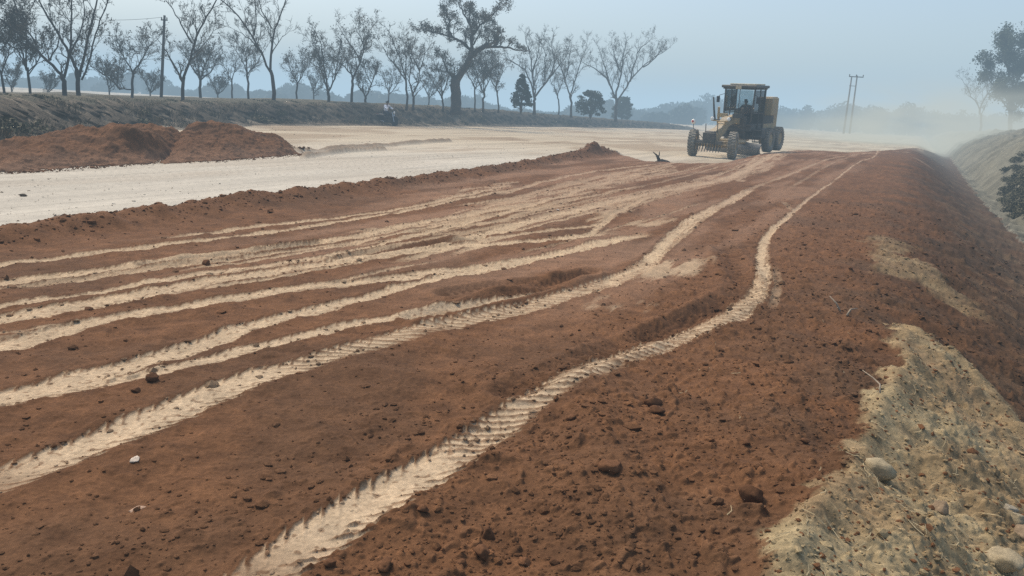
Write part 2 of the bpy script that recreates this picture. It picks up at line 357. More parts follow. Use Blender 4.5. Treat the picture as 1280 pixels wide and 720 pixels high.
def terrain(x, y, fine=True):
    s, t = st(x, y); n = x.shape
    z = emb(s, t)
    dn = np.hypot(x, y)
    # windrow and the level of the graded road beside it
    nz = fbm(s*.9, t*.9, 3, 3)
    ws = np.interp(t, WU, WS)
    lat = s-ws + .10*pnoise(t*1.7, s*.2, 5) + .05*pnoise(t*5.1, s*.2, 6)
    inwall = (t < WU[-1]+.5)
    red_sd = sdist(x, y, REDPOLY)
    edge = .16*fbm(x*2.1, y*2.1, 4, 9) + .04*pnoise(x*11, y*11, 10)
    red = sst(-.03, .05, red_sd + edge*np.where(red_sd > -2, 1, 0))
    fill = sst(-.45, .25, red_sd+edge*.5)
    left = s < 2.0
    z = np.where(left, z*1.0 - .16*(1-fill), z)
    amp = (.17+.06*sst(22, 34, t)+.24*np.exp(-((t-33.0)/1.6)**2))*(1-sst(WU[-1]-.6, WU[-1]+1.2, t))
    amp = amp*(1+.35*pnoise(t*.55, s*0+3, 12)+.2*pnoise(t*2.3, s*0+9, 13))
    z = z + amp*np.exp(-((lat-.16)/.40)**2)*(1+.25*pnoise(x*4, y*4, 14))
    # the fill is thicker towards its far end
    far = sst(26, 42, t)*sst(-.4, .6, red_sd)*(1-sst(-1, 2.5, s))
    z = z + .32*far*sst(-9.5, -5.0, s)
    # undulation of the red layer
    u = fbm(x*.55, y*.55, 4, 21)
    z = z + red*.045*u*(1-.5*sst(0, 8, dn)) + red*.018*fbm(x*2.3, y*2.3, 3, 25)
    sl = sst(-.9, .8, s)*(1-sst(30, 60, t))
    z = z + sl*(.10*fbm(x*.8, y*.8, 4, 31) + .04*fbm(s*1.2, t*3.4, 3, 33))
    # near pale heap on the shoulder
    lipd = bsd(x, y, PATCH1); z = z + .055*np.exp(-((lipd-.10)/.10)**2)*(1+.6*fbm(x*3, y*3, 2, 29))*(dn < 12) + sst(0, .5, lipd)*(dn < 14)*(.035*fbm(x*1.5+s*.3, y*.8, 3, 28)+.035*np.abs(pnoise(x*3.4, y*3.4, 27))+.011*fbm(x*8, y*8, 3, 26)+.016*sst(.15, .5, pnoise(x*15, y*15, 24))+.008*sst(.2, .5, pnoise(x*33, y*33, 23)))
    z = z + .13*np.exp(-(((x-1.75)/.7)**2+((y-3.4)/1.3)**2)) + .09*np.exp(-(((x-.55)/.30)**2+((y-4.2)/1.3)**2))*1.0
    # berm roughness
    bm = sst(3.2, 5, s)*sst(3, 18, t)
    z = z + bm*(.50*fbm(x*.22, y*.22, 5, 41)+.10*fbm(x*1.1, y*1.1, 3, 43))
    # graded road ripples along the road, with its soft windrows
    road = (1-red)*(1-sst(1.0, 3.0, s))
    z = z + road*(.020*fbm(s*1.3, t*.10, 3, 51))
    z = z + road*sst(60, 300, dn)*.5*fbm(x*.01, y*.01, 3, 55)
    rid = np.zeros(n)
    for pts, wd in RIDGES:
        m = dn > 12; dd = np.full(n, 9.0); d_, _, _ = polydist(x[m], y[m], pts); dd[m] = d_
        rr = np.exp(-np.abs(dd/(wd*.42))**3)*(1+.5*pnoise(x*.8, y*.8, 58)); rid = np.maximum(rid, rr)
    z = z + .17*rid*road*(1+.3*pnoise(x*2.4, y*2.4, 59))
    # ------------------------------------------------ colour
    col = np.empty(n+(3,)); col[:] = TAN
    st1 = fbm(s*.9, t*.05, 4, 61); st2 = fbm(s*4.2, t*.22, 3, 62)
    g = (1-sst(13, 30, -s))*(1-sst(22, 48, t))
    col = mixc(col, GREY, g*.85)
    st3 = pnoise(s*7.5, t*.06, 65); col = col*(1+.15*st1+.09*st2-.14*sst(.2, .55, st3)+.05*fbm(x*3, y*3, 3, 68))[:, None]
    pt = sst(.02, .35, fbm(s*.13, t*.07, 5, 63)+.28*fbm(s*.7, t*.12, 3, 64))*(1-g*.85)*(s < 2)
    col = mixc(col, np.array([.25, .175, .105]), pt*.6)
    pt2 = sst(.45, .62, fbm(s*.35, t*.12, 4, 66))*(s < 2)*(1-g*.8)
    col = mixc(col, np.array([.22, .15, .09]), pt2*.5)
    col = mixc(col, np.array([.20, .14, .09]), np.clip(rid*1.3, 0, 1)*road*.8)
    # red soil
    r1 = fbm(x*.9, y*.9, 5, 71); r2 = fbm(x*6.0, y*6.0, 4, 72)
    rc = RED*(1+.10*r1+.16*r2)[:, None]
    rc = mixc(rc, BROWN, sst(-.1, .6, fbm(x*.5, y*.5, 4, 73))*.55)
    rc = mixc(rc, RED*.55, sst(.25, .75, fbm(x*3.2, y*5.2, 4, 74))*.5)
    # pale dust smeared over the compacted part
    comp = sst(-.35, .5, fbm(s*1.4, t*.16, 4, 75))*sst(4, 9, t)*(1-sst(-2.8, -1.2, s))*(1-sst(-1.6, -.3, lat*-1+.0)*0)
    comp = comp*sst(.45, .9, lat)
    rc = mixc(rc, np.array([.33, .20, .125]), comp*.42)
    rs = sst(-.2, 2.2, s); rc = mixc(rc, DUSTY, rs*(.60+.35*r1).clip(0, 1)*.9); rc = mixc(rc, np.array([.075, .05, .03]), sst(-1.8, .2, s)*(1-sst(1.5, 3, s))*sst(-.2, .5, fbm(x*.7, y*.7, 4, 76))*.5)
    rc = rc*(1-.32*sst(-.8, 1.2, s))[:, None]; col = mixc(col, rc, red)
    # pale patches on the shoulder
    d1 = lipd; e1 = .10*fbm(x*3.1, y*3.1, 4, 81)+.02*pnoise(x*23, y*23, 84)
    pm = sst(-.03, .05, d1+e1)*(dn < 20)
    sc_ = SLOPE*(1+.22*fbm(x*2.2, y*2.2, 4, 82)+.26*fbm(x*12, y*12, 4, 83)+.12*pnoise(s*9, t*30, 89))[:, None]
    sc_ = mixc(sc_, np.array([.36, .29, .165]), sst(.1, .6, fbm(x*1.1, y*1.1, 3, 85))*.6)
    sc_ = mixc(sc_, np.array([.24, .16, .09]), sst(.15, .7, fbm(x*1.9+4, y*1.9, 4, 86))*.4)
    col = mixc(col, sc_, pm)
    d2 = bsd(x, y, PATCH2); pm2 = sst(-.12, .18, d2+.2*fbm(x*2.3, y*2.3, 4, 87))*(dn < 40)*(.5+.5*(1-sst(13, 16, dn+0*x)))
    col = mixc(col, sc_*1.0, pm2*.62)
    # dusty streaks down the slope
    sk_ = sst(.1, .6, fbm(s*.6, t*2.2, 4, 88))*sst(.4, 1.5, s)*(1-sst(3.0, 3.6, s))*red
    col = mixc(col, DUSTY*1.25, sk_*.45)
    # berm
    bcol = BERM*(1+.18*fbm(x*.8, y*.8, 4, 91)+.10*fbm(s*.5, t*2.5, 3, 92))[:, None]
    bcol = mixc(bcol, np.array([.08, .072, .05]), sst(.05, .45, fbm(x*.35, y*.35, 4, 93))*.5)
    bmask = (1-red)*sst(1.5, 3.0, s)*sst(0, 1, t)
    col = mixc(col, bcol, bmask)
    # ------------------------------------------------ tracks
    pale = np.zeros(n); sink = np.zeros(n); dark = np.zeros(n)
    for pts, hw, k, lug, prf in TR:
        a = np.array(pts); m = (x > a[:, 0].min()-.8) & (x < a[:, 0].max()+.8) & (y > a[:, 1].min()-.8) & (y < a[:, 1].max()+.8)
        if not m.any(): continue
        xm, ym = x[m], y[m]; d, u_, sg = polydist(xm, ym, pts)
        if d.min() > 1.0: continue
        kp = d < .8; mi = np.flatnonzero(m)[kp]; m = np.zeros(n, bool); m[mi] = True; xm, ym, d, u_, sg = xm[kp], ym[kp], d[kp], u_[kp], sg[kp]
        v = d*sg; dm = np.hypot(xm, ym)
        L_ = float(np.sum(np.hypot(*(np.diff(a, axis=0).T))))
        ends = sst(0, .8, u_)*(1-sst(L_-.8, L_, u_)) if hw < .25 else 1
        w_ = hw*(1 if prf is None else np.interp(u_, *prf))*.80*(1+.10*pnoise(u_*1.1, v*0, 101)*.6+.04*pnoise(u_*4.5, v*0+sg, 102))
        pit = .105
        ph = ((u_ - np.abs(v)*1.25 + (sg > 0)*pit*.5)/pit) % 1.0
        bar = sst(.0, .10, ph)*(1-sst(.20, .32, ph)); saw = ph-.5; ld = np.zeros(d.shape)
        for lp in (LADDER if (hw > .16 and lug == 1) else []): ld = np.maximum(ld, near_line(xm, ym, lp))
        # lug teeth bite out of the soft edge of the print
        near = 1-sst(14, 26, dm)
        w2 = w_*(1+.30*saw*lug*near)
        jag = .008*fbm(xm*18, ym*18, 3, 103)+.014*pnoise(u_*2.3, v*2.3, 104)
        q = sst(-.006, .012, w2-d+jag)
        brk = sst(-.62, -.2, fbm(u_*.35, v*3.0, 3, 105)+.25*k)     # broken, smeared places
        cover = q*ends
        thin = (1-.75*(1-brk))*k
        edge_d = sst(.45, .95, d/w_); farm = sst(13, 24, dm)
        crumbs = sst(.38, .55, pnoise(xm*24, ym*24, 106)+.10*edge_d)*.6*near
        phl = ((u_+v*.7)/.105) % 1.0; lb = sst(.0, .12, phl)*(1-sst(.38, .5, phl)); barsh = np.maximum(bar*np.where(sg > 0, sst(.55, .75, d/w_), sst(.22, .5, d/w_))*lug*near*1.05*(.55+.45*sst(-.3, .2, pnoise(u_*7, sg*3.0, 109))), ld*lb*(.85+.3*edge_d))
        rag = sst(-.55, .05, fbm(u_*.9, v*7, 4, 108)+.55-.25*farm); pv = cover*thin*(1-crumbs)*(1-barsh*.8)*(1-farm*(1-rag))
        pale[m] = np.maximum(pale[m], pv)
        h = -cover*(.012 if hw > .12 else .008)*(1-sst(20, 50, dm))
        h = h + cover*bar*lug*near*.004*sst(.2, .5, d/w_) + cover*ld*lb*.009 + .007*np.exp(-((d-w_*1.25)/(.05))**2)*ends*k*near*(1+.8*pnoise(xm*9, ym*9, 107))
        sink[m] = np.where(np.abs(h) > np.abs(sink[m]), h, sink[m])
        dark[m] = np.maximum(dark[m], sst(.5, 1, np.exp(-((d-w_*1.15)/.05)**2))*.35*ends*near)
    for bl in BLOBS:
        a = np.array(bl); m = (x > a[:, 0].min()-1) & (x < a[:, 0].max()+1) & (y > a[:, 1].min()-1) & (y < a[:, 1].max()+1)
        if not m.any(): continue
        dd = sdist(x[m], y[m], bl); ss_, tt_ = s[m], t[m]
        q = sst(-.10, .12, dd+.22*fbm(ss_*3.4, tt_*.9, 4, 111))*sst(-.32, .02, fbm(ss_*6.5, tt_*.55, 4, 112)+.04)
        pale[m] = np.maximum(pale[m], q*.68)
    onred = red*(1-pm)
    for pts, wd in RUTS:
        a = np.array(pts); m = (x > a[:, 0].min()-1) & (x < a[:, 0].max()+1) & (y > a[:, 1].min()-1) & (y < a[:, 1].max()+1)
        d, u_, sg = polydist(x[m], y[m], pts)
        lugs = sst(-.25, .35, np.sin(u_*2*math.pi/.10+sg*d*9))
        h = -.035*np.exp(-(d/wd)**2)*(.6+.4*lugs)+.025*np.exp(-((d-wd*1.8)/(wd*.6))**2); sink[m] = sink[m]+h
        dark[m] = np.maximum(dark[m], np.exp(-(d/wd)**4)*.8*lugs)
    pc = PALE*(1+.10*fbm(x*2.0, y*2.0, 3, 121)+.06*fbm(x*15, y*15, 2, 122))[:, None]
    pc = mixc(pc, np.array([.39, .275, .175]), sst(9, 22, dn)); pc = mixc(pc, np.array([.49, .38, .255]), (1-sst(3, 12, dn))*.45+0*x)
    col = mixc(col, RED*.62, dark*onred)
    pl = np.clip(pale*onred*1.0, 0, 1); col = mixc(col, pc, pl*.93)
    z = z + sink*onred
    # ------------------------------------------------ clods and crumbs in the relief
    if fine:
        loose = red*(1-pm)*(1-np.clip(pale*1.2, 0, 1))*(.25+.60*sst(-3.2, -.8, s)) + pm*.36
        loose = loose*(1-.4*comp)
        f1 = fbm(x*7, y*7, 3, 131); f2 = pnoise(x*17, y*17, 132); f3 = pnoise(x*34, y*34, 133); f4 = pnoise(x*3.1, y*3.1, 137)
        cl = sst(.28, .62, f2+.25*f4)*.020 + sst(.30, .6, f3)*.009 + f1*.010 + sst(.45, .8, pnoise(x*6.3, y*6.3, 134)+.3*f4)*.035
        nf = 1-sst(18, 45, dn)*.6; z = z + pm*(.03*fbm(x*1.6, y*1.6, 3, 138)+.008*fbm(s*9, t*26, 3, 139))
        z = z + loose*cl*nf
        z = z + bmask*.14*fbm(x*1.3, y*1.9, 3, 135)
        col = col*(1+loose*(.30*sst(.2, .6, f2)-.10+.10*f1)*.6)[:, None]
        z = z + (1-red)*(1-bmask)*.004*pnoise(x*9, y*9, 136)
    return z, np.clip(col, .01, .9), red, pm, bmask, pale*onred

# fan-shaped sheet, rows about one picture line apart
rows = list(np.arange(.6, 2.4, .03)); d = 2.4
while d < 60: rows.append(d); d += min(max(.0048, d*d/1650.0), .30)
while d < 125: rows.append(d); d += .30+(d-60)*.012
while d < 6000: rows.append(d); d *= 1.05
rows = np.array(rows); NR = len(rows)
NCOL = GC if 'GC' in globals() else 1250
uc = np.linspace(-1, 1, NCOL); uc = np.sign(uc)*(np.abs(uc)*.80+.30*np.abs(uc)**3)   # finer in the middle
X = (uc[None, :]*(rows[:, None]+.9)).ravel(); Y = np.repeat(rows, NCOL)
Z = np.empty(X.shape); COL = np.empty(X.shape+(3,)); RD = np.empty(X.shape); PMK = np.empty(X.shape); BMK = np.empty(X.shape)
CH = 50000
for i in range(0, len(X), CH):
    j = slice(i, i+CH); z_, c_, r_, p_, b_, _ = terrain(X[j], Y[j]); Z[j] = z_; COL[j] = c_; RD[j] = r_; PMK[j] = p_; BMK[j] = b_
VV = np.stack([X, Y, Z], 1)
ii = (np.arange(NR-1)[:, None]*NCOL+np.arange(NCOL-1)[None, :]).ravel()
QUAD = np.stack([ii, ii+1, ii+NCOL+1, ii+NCOL], 1)
cls = np.zeros(len(QUAD), int)                       # 0 graded ground
cls[RD[ii] > .5] = 1; cls[(PMK[ii] > .5)] = 2; cls[(BMK[ii] > .5) & (cls == 0)] = 3
SM = soil_mat('soil'); SM0 = soil_mat('graded_soil', 38, .25, .008, .09)
for k, nm in enumerate(('graded_ground', 'red_soil_fill', 'pale_soil_shoulder', 'spoil_slope')):
    q = QUAD[cls == k]
    if not len(q): continue
    used, inv = np.unique(q, return_inverse=True)
    me = np_mesh(nm, VV[used], inv.reshape(-1, 4), True, COL[used])
    tag(link(nm, me, SM0 if k == 0 else SM), kind='structure')
def gz(x, y): return float(terrain(np.array([float(x)]), np.array([float(y)]), True)[0][0])
print('ground', len(VV))
# ------------------------------------------------------------------ earth bank on the left
BK = [(-260, 224, 118), (-120, 205, 122), (0, 184, 125), (100, 170, 126), (200, 161, 127), (300, 156, 130), (400, 156, 130), (483, 157, 131.5), (560, 157.5, 134), (640, 158, 139),
      (700, 158.5, 144), (800, 160.5, 151), (850, 162, 155), (880, 163, 159.5)]
bkx = [b[0] for b in BK]
def bank_at(px):
    by = float(np.interp(px, bkx, [b[1] for b in BK])); ty = float(np.interp(px, bkx, [b[2] for b in BK]))
    p = P(px, by, -.15); d = p[1]+1.8
    zt = CAM[2]+(hor(px)-ty)/1000*d
    return p, max(zt, .15)
BPX = np.concatenate([np.linspace(-260, 560, 500), np.linspace(561, 880, 420)])
base = []; tops = []
for px in BPX:
    p, zt = bank_at(px); base.append(p[:2]); tops.append(zt)
base = np.array(base); tops = np.array(tops)
k = np.ones(41)/41
base = np.stack([np.convolve(np.pad(base[:, i], 20, 'edge'), k, 'valid') for i in (0, 1)], 1)
tan_ = np.gradient(base, axis=0); tan_ /= np.linalg.norm(tan_, axis=1)[:, None]
nor = np.stack([-tan_[:, 1], tan_[:, 0]], 1)     # away from the road
prof = [(-1.2, -.06), (-.5, .03)] + [(o, .08+.92*(math.sin((o/2.4-.5)*math.pi)+1)/2) for o in np.linspace(0, 2.4, 16)] + [(3.2, 1.0), (4.5, .98), (7, .95), (12, .9), (20, .8), (34, .4), (46, -.1)]
BV = []; BC = []
for o, h in prof:
    XY = base + nor*o; x, y = XY[:, 0], XY[:, 1]
    n1 = fbm(x*.9, y*.9, 4, 201); n2 = fbm(x*3.1, y*3.1, 3, 202)
    rough = .26*n1+.12*n2 if -.4 < o < 30 else 0*n1
    zz = -.16+(tops+.16)*h + rough*(.25+.75*min(1, h+.1))*.8
    XY = XY+nor*(.3*n2+.35*n1)[:, None]*(1 if 0 <= o < 6 else 0)
    BV.append(np.column_stack([XY, zz]))
    c = np.empty((len(x), 3)); c[:] = (.10, .08, .055)
    c = c*(1+.35*n1+.3*n2)[:, None]
    c = mixc(c, np.array([.30, .25, .18]), sst(.1, .6, n1+.3*n2)*.5*(1-h*.4))
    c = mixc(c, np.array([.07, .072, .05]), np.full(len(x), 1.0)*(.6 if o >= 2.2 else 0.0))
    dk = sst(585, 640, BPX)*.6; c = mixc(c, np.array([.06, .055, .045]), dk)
    BC.append(np.clip(c, .01, 1))
nb = len(BPX); V = np.concatenate(BV); CC = np.concatenate(BC)
ii = (np.arange(len(prof)-1)[:, None]*nb+np.arange(nb-1)[None, :]).ravel()
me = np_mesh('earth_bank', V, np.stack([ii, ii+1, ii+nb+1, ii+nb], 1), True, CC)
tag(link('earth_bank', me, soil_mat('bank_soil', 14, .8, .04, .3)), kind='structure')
def bank_pt(px, o):
    i = int(np.argmin(np.abs(BPX-px))); h = float(np.interp(o, [q[0] for q in prof], [q[1] for q in prof]))
    q = base[i]+nor[i]*o; return np.array([q[0], q[1], -.16+(tops[i]+.16)*h])

def quads_cloud(cent, size, nrm=None, jit=1.0, aspect=1.0):
    """many small leaf quads"""
    n = len(cent); a = rng.normal(size=(n, 3)); a /= np.linalg.norm(a, axis=1)[:, None]
    b_ = rng.normal(size=(n, 3)); b_ -= a*(a*b_).sum(1)[:, None]; b_ /= np.linalg.norm(b_, axis=1)[:, None]
    s = (size*(.6+.8*rng.random(n)))[:, None]
    V = np.stack([cent-a*s*aspect, cent-b_*s*.5, cent+a*s*aspect, cent+b_*s*.5], 1).reshape(-1, 3)
    F = np.arange(n*4).reshape(n, 4); return V, F

# dry scrub and grass on the bank face
cent = []; V = []; F = []; nv = 0
def blades(p, n, h, spread, lean=.35):
    global nv
    for _ in range(n):
        a = rng.random()*6.283; r = spread*math.sqrt(rng.random()); hh = h*(.5+.8*rng.random())
        x0, y0 = p[0]+r*math.cos(a), p[1]+r*math.sin(a); b2 = rng.random()*6.283; l = lean*hh*(.3+rng.random())
        wd = .012+.02*rng.random(); c_, s_ = math.cos(b2), math.sin(b2); z0 = p[2]-.05
        V.extend([(x0-wd*s_, y0+wd*c_, z0), (x0+wd*s_, y0-wd*c_, z0), (x0+l*c_*.5+wd*s_*.6, y0+l*s_*.5-wd*c_*.6, z0+hh*.6), (x0+l*c_*1.2, y0+l*s_*1.2, z0+hh)])
        F.append((nv, nv+1, nv+2, nv+3)); nv += 4
for i in range(1500):
    px = rng.uniform(-200, 850); o = rng.choice([rng.uniform(-.3, 2.2), rng.uniform(1.9, 4.5)]); p = bank_pt(px, o)
    if pnoise(np.array([p[0]*.35]), np.array([p[1]*.35]), 7)[0] < -.12: continue
    blades(p, 14, .26 if o < 1.8 else .15, .4, .7)
tag(link('dry_grass', np_mesh('dry_grass', V, F, False), mat('dry_straw', (.17, .135, .085), .95, var=.5, scale=2)), kind='stuff')
# low scrub along the foot and crest of the bank
cs = []
for i in range(230):
    px = rng.uniform(-200, 860); o = rng.choice([rng.uniform(.0, 1.2), rng.uniform(2.6, 5)]); p = bank_pt(px, o)
    if pnoise(np.array([p[0]*.25+9]), np.array([p[1]*.25]), 8)[0] < .05 and px < 600: continue
    r = rng.uniform(.25, .65); q = rng.normal(size=(90, 3)); q /= np.linalg.norm(q, axis=1)[:, None]; q *= (r*rng.random((90, 1))**.4)
    q[:, 2] = np.abs(q[:, 2])*(.62 if o < 1.3 else .3); cs.append(q+p)
V2, F2 = quads_cloud(np.concatenate(cs), .075)
SCRUB = mat('scrub_leaf', (.10, .09, .05), .9, var=.5, scale=1.3)
tag(link('bank_scrub', np_mesh('bank_scrub', V2, F2, False), SCRUB), kind='stuff')

# ------------------------------------------------------------------ far woods
cs = []; sz = []
def wood(px, d, h, wdt, dens=260):
    p = W(px, hor(px), d); q = rng.normal(size=(dens, 3)); q /= np.linalg.norm(q, axis=1)[:, None]; q *= (.35+.65*rng.random((dens, 1))**.5)
    q = q*np.array([wdt*.5, wdt*.4, h*.5]) + np.array([p[0], p[1], h*.5-.8]); cs.append(q)
for px in np.arange(-160, 880, 5.0):
    d = rng.uniform(250, 330); n = pnoise(np.array([px*.018]), np.array([.5]), 31)[0]; h = (4.9+4.2*n+rng.uniform(-.8, 1.4)); wood(px+rng.uniform(-3, 3), d, max(h, 1.8), rng.uniform(4, 8))
for px in np.arange(800, 1560, 5.0):
    d = rng.uniform(330, 430); n = pnoise(np.array([px*.02]), np.array([4.5]), 33)[0]
    h = 11.5+3.5*n+rng.uniform(-1, 2.0)
    if px < 880: h = 5+(px-800)*.08+rng.uniform(-1, 1.5)
    wood(px+rng.uniform(-3, 3), d, h, rng.uniform(6, 13), 420)
V2, F2 = quads_cloud(np.concatenate(cs), .75)
tag(link('far_woods', np_mesh('far_woods', V2, F2, False), mat('far_leaf', (.045, .055, .04), .95, var=.4, scale=.2)), kind='stuff')

# ------------------------------------------------------------------ red dirt heaps beside the graded road
HM = soil_mat('heap_soil', 30, .7, .02, .22)
def heap(name, label, gpts, peaks, group='heaps of red dirt beside the graded road'):
    """peaks: (px,py of foot centre, height, rx, ry)"""
    foot = np.array(Pl(gpts, -.15)); c0 = foot.mean(0)
    x0, y0 = foot.min(0)-.8; x1, y1 = foot.max(0)+.8
    n = 300; gx, gy = np.meshgrid(np.linspace(x0, x1, n), np.linspace(y0, y1, n)); x = gx.ravel(); y = gy.ravel()
    sd = sdist(x, y, [tuple(f) for f in foot]) + .22*fbm(x*1.4, y*1.4, 4, 301)+.05*pnoise(x*7, y*7, 305)
    h = np.zeros(x.shape)
    for (px, py, hh, rx, ry) in peaks:
        p = P(px, py, -.15); s0, t0 = st(p[0], p[1]); s, t = st(x, y)
        q = np.sqrt(((s-s0)/rx)**2+((t-t0)/ry)**2+.03)-.17
        q = q + .13*fbm(x*.9, y*.9, 3, 303)
        h = np.maximum(h, (.50 if len(peaks) < 5 else .57)*1.16*hh*np.clip(1-q, 0, 1)**1.4)
    h = h*sst(-.1, .8, sd)+.05*sst(0, .3, sd)
    h = h*(1+.10*fbm(x*1.0, y*1.3, 4, 302)) + sst(0, .3, sd)*(.05*np.abs(pnoise(x*2.2, y*2.2, 307))+.025*sst(.3, .6, pnoise(x*13, y*13, 308))+.03*fbm(x*3.5, y*3.5, 3, 306)+.015*sst(.3, .6, pnoise(x*9, y*9, 304)))
    z = -.15 - .12*(sd <= 0) + h
    r1 = fbm(x*1.2, y*1.2, 4, 311); c = np.empty(x.shape+(3,)); c[:] = RED*.95; c = c*(1+.2*r1+.12*fbm(x*7, y*7, 3, 312))[:, None]
    c = mixc(c, BROWN*.8, sst(.0, .5, fbm(x*.7, y*.7, 3, 313))*.6)
    c = mixc(c, np.array([.22, .13, .08]), (1-sst(.05, .4, h))*.5)
    keep = sd > -.12
    ii = (np.arange(n-1)[:, None]*n+np.arange(n-1)[None, :]).ravel(); q = np.stack([ii, ii+1, ii+n+1, ii+n], 1)
    q = q[keep[q].any(1)]; used, inv = np.unique(q, return_inverse=True)
    VV_ = np.stack([x, y, z], 1)[used]; VV_[:, 0] -= c0[0]; VV_[:, 1] -= c0[1]; VV_[:, 2] += .15
    o = link(name, np_mesh(name, VV_, inv.reshape(-1, 4), True, np.clip(c[used], .01, 1)), HM); o.location = (c0[0], c0[1], -.15)
    tag(o, label, 'dirt heap', group); return o
heap('dirt_heap', 'long broad heap of dark red dirt with several lumpy tops, reaching the left frame edge',
     [(-90, 216), (0, 215), (60, 212), (110, 208), (165, 205), (200, 201), (250, 193), (240, 181), (200, 175), (120, 176), (40, 184), (0, 192), (-60, 199)],
     [(150, 196, 1.28, 2.1, 2.9), (112, 196, 1.22, 2.0, 2.6), (172, 190, 1.25, 1.9, 2.8), (200, 190, 1.0, 1.8, 2.8), (60, 199, .80, 2.0, 3.2), (0, 205, .42, 1.6, 4.0), (-50, 205, .5, 1.8, 3.0)])
heap('dirt_heap', 'smaller pointed heap of red dirt with a long low tail to its right',
     [(205, 205), (240, 202), (290, 199), (330, 196), (376, 193), (372, 188), (320, 182), (280, 178), (235, 179), (200, 188)],
     [(272, 188, 1.50, 2.3, 4.2), (305, 190, .85, 2.0, 5.0), (238, 194, .75, 1.7, 3.4), (345, 190, .38, 1.4, 6.0)])

# ------------------------------------------------------------------ clods and stones
def rock_mesh(name, r, seed, sub=2, flat=.7, ang=.28, col=(.15, .07, .04), var=.2):
    import bmesh
    bm = bmesh.new(); bmesh.ops.create_icosphere(bm, subdivisions=sub, radius=1.0)
    v = np.array([q.co[:] for q in bm.verts])
    n = fbm(v[:, 0]*1.3+seed*3.1+v[:, 2]*1.7, v[:, 1]*1.3-v[:, 2]*1.1+seed, 3, seed)
    v = v*(1+ang*n)[:, None]
    rs = np.random.RandomState(seed)
    for _ in range(6):                                   # broken facets
        d_ = rs.normal(size=3); d_ /= np.linalg.norm(d_); k_ = rs.uniform(.42, .72); pr = v@d_; over = np.clip(pr-k_, 0, None); v = v-over[:, None]*d_*.9
    v = v*np.array([r*rs.uniform(.9, 1.25), r*rs.uniform(.75, 1.05), r*flat])
    for q, c in zip(bm.verts, v): q.co = c
    me = bpy.data.meshes.new(name); bm.to_mesh(me); bm.free()
    me.polygons.foreach_set('use_smooth', [sub > 2]*len(me.polygons))
    cc = np.empty((len(v), 3)); cc[:] = col; cc = cc*(1+var*fbm(v[:, 0]*4/r+v[:, 2]*3/r, v[:, 1]*4/r, 3, seed+5))[:, None]
    a = me.attributes.new('soil', 'FLOAT_COLOR', 'POINT'); a.data.foreach_set('color', np.concatenate([np.clip(cc, .01, 1), np.ones((len(cc), 1))], 1).astype(np.float32).ravel())
    return me
ROCKM = soil_mat('stone_soil', 60, .7, .006, .2)
def seat_on(px, py, side=False):
    return PS(px, py) if (side or px > 900) else P(px, py, 0)[:2]
def rock(name, label, cat, px, py, wpx, col, seed, flat=.7, group=None, ang=.28, sink=.25):
    p = seat_on(px, py); zz = gz(p[0], p[1]); dist = math.hypot(p[0], math.hypot(p[1], CAM[2]-zz)); r = wpx/2/1000*dist*.93
    o = link(name, rock_mesh(name, r, seed, 3, flat, ang, col), ROCKM); o.location = (p[0], p[1], zz+r*flat*(1-sink*2)); o.rotation_euler = (0, 0, seed*1.3)
    tag(o, label, cat, group); return o
RC = (.135, .064, .03); PC = (.42, .34, .22)
rock('stone', 'large angular pale buff stone half buried on the crest of the yellow soil', 'stone', 1092, 612, 50, (.33, .27, .17), 3, .68, ang=.35)
rock('stone', 'brown stone sunk in the yellow soil below the big pale stone', 'stone', 1174, 650, 26, (.22, .16, .10), 4, .5)
G2 = 'rounded stones rolled down the pale bank at the lower right'
rock('stone', 'greyish buff stone, topmost of the cluster at the right edge', 'stone', 1262, 645, 17, (.30, .26, .19), 5, .8, G2)
rock('stone', 'olive buff stone under the topmost one of the right edge cluster', 'stone', 1266, 664, 24, (.30, .25, .16), 6, .8, G2)
rock('stone', 'brownish rounded stone cut by the right frame edge', 'stone', 1276, 688, 30, (.26, .19, .12), 7, .8, G2)
rock('stone', 'pale rounded stone lowest in the corner cluster', 'stone', 1254, 716, 40, (.33, .27, .17), 8, .7, G2)
G3 = 'red dirt clods lying on the fill'
cl = [(935, 640, 34, 'largest dark red clod, lying alone left of the pale big stone', .8), (762, 604, 34, 'flat red clod on the low ridge in the right foreground', .55),
      (815, 512, 26, 'red clod casting a dark hollow, upper of the touching pair', .6), (820, 524, 24, 'pale reddish clod, lower of the touching pair', .5),
      (714, 536, 15, 'small pinkish clod right of the nearest track', .6), (604, 690, 26, 'reddish clod just right of the nearest track at the bottom', .7),
      (610, 668, 20, 'upright red clod behind the bottom clod', 1.0), (527, 645, 18, 'small clod by the right edge of the nearest track', .7),
      (482, 707, 24, 'dark red clod at the bottom frame edge inside the nearest track bend', .6), (412, 708, 18, 'reddish clod touching the nearest track at the bottom', .7),
      (190, 479, 16, 'red clod between the second and third pale tracks at left', .8), (171, 492, 15, 'broken clod beside the red clod between the pale tracks', .5),
      (257, 332, 12, 'dark clod sitting between two thin tracks at left', .8), (111, 388, 12, 'low dark clod beside a thin track at far left', .5),
      (338, 268, 10, 'dark clod at the inner foot of the windrow', .7), (930, 575, 14, 'small pale red clod above the largest clod', .6),
      (1003, 575, 13, 'little clod near the boundary of red and yellow soil', .6), (656, 700, 18, 'dark clod right of the reddish bottom clod', .7),
      (575, 700, 14, 'small round clod between two bottom clods', .7), (694, 700, 14, 'crumbly small clod low on the red fill', .6)]
for i, (px, py, wd, lb, fl) in enumerate(cl): rock('soil_clod', lb, 'clod', px, py, wd, tuple(np.array(RC)*(.75+.5*((i*37) % 10)/10)), 20+i, fl, G3)
G4 = 'white chips of stone on the red fill'
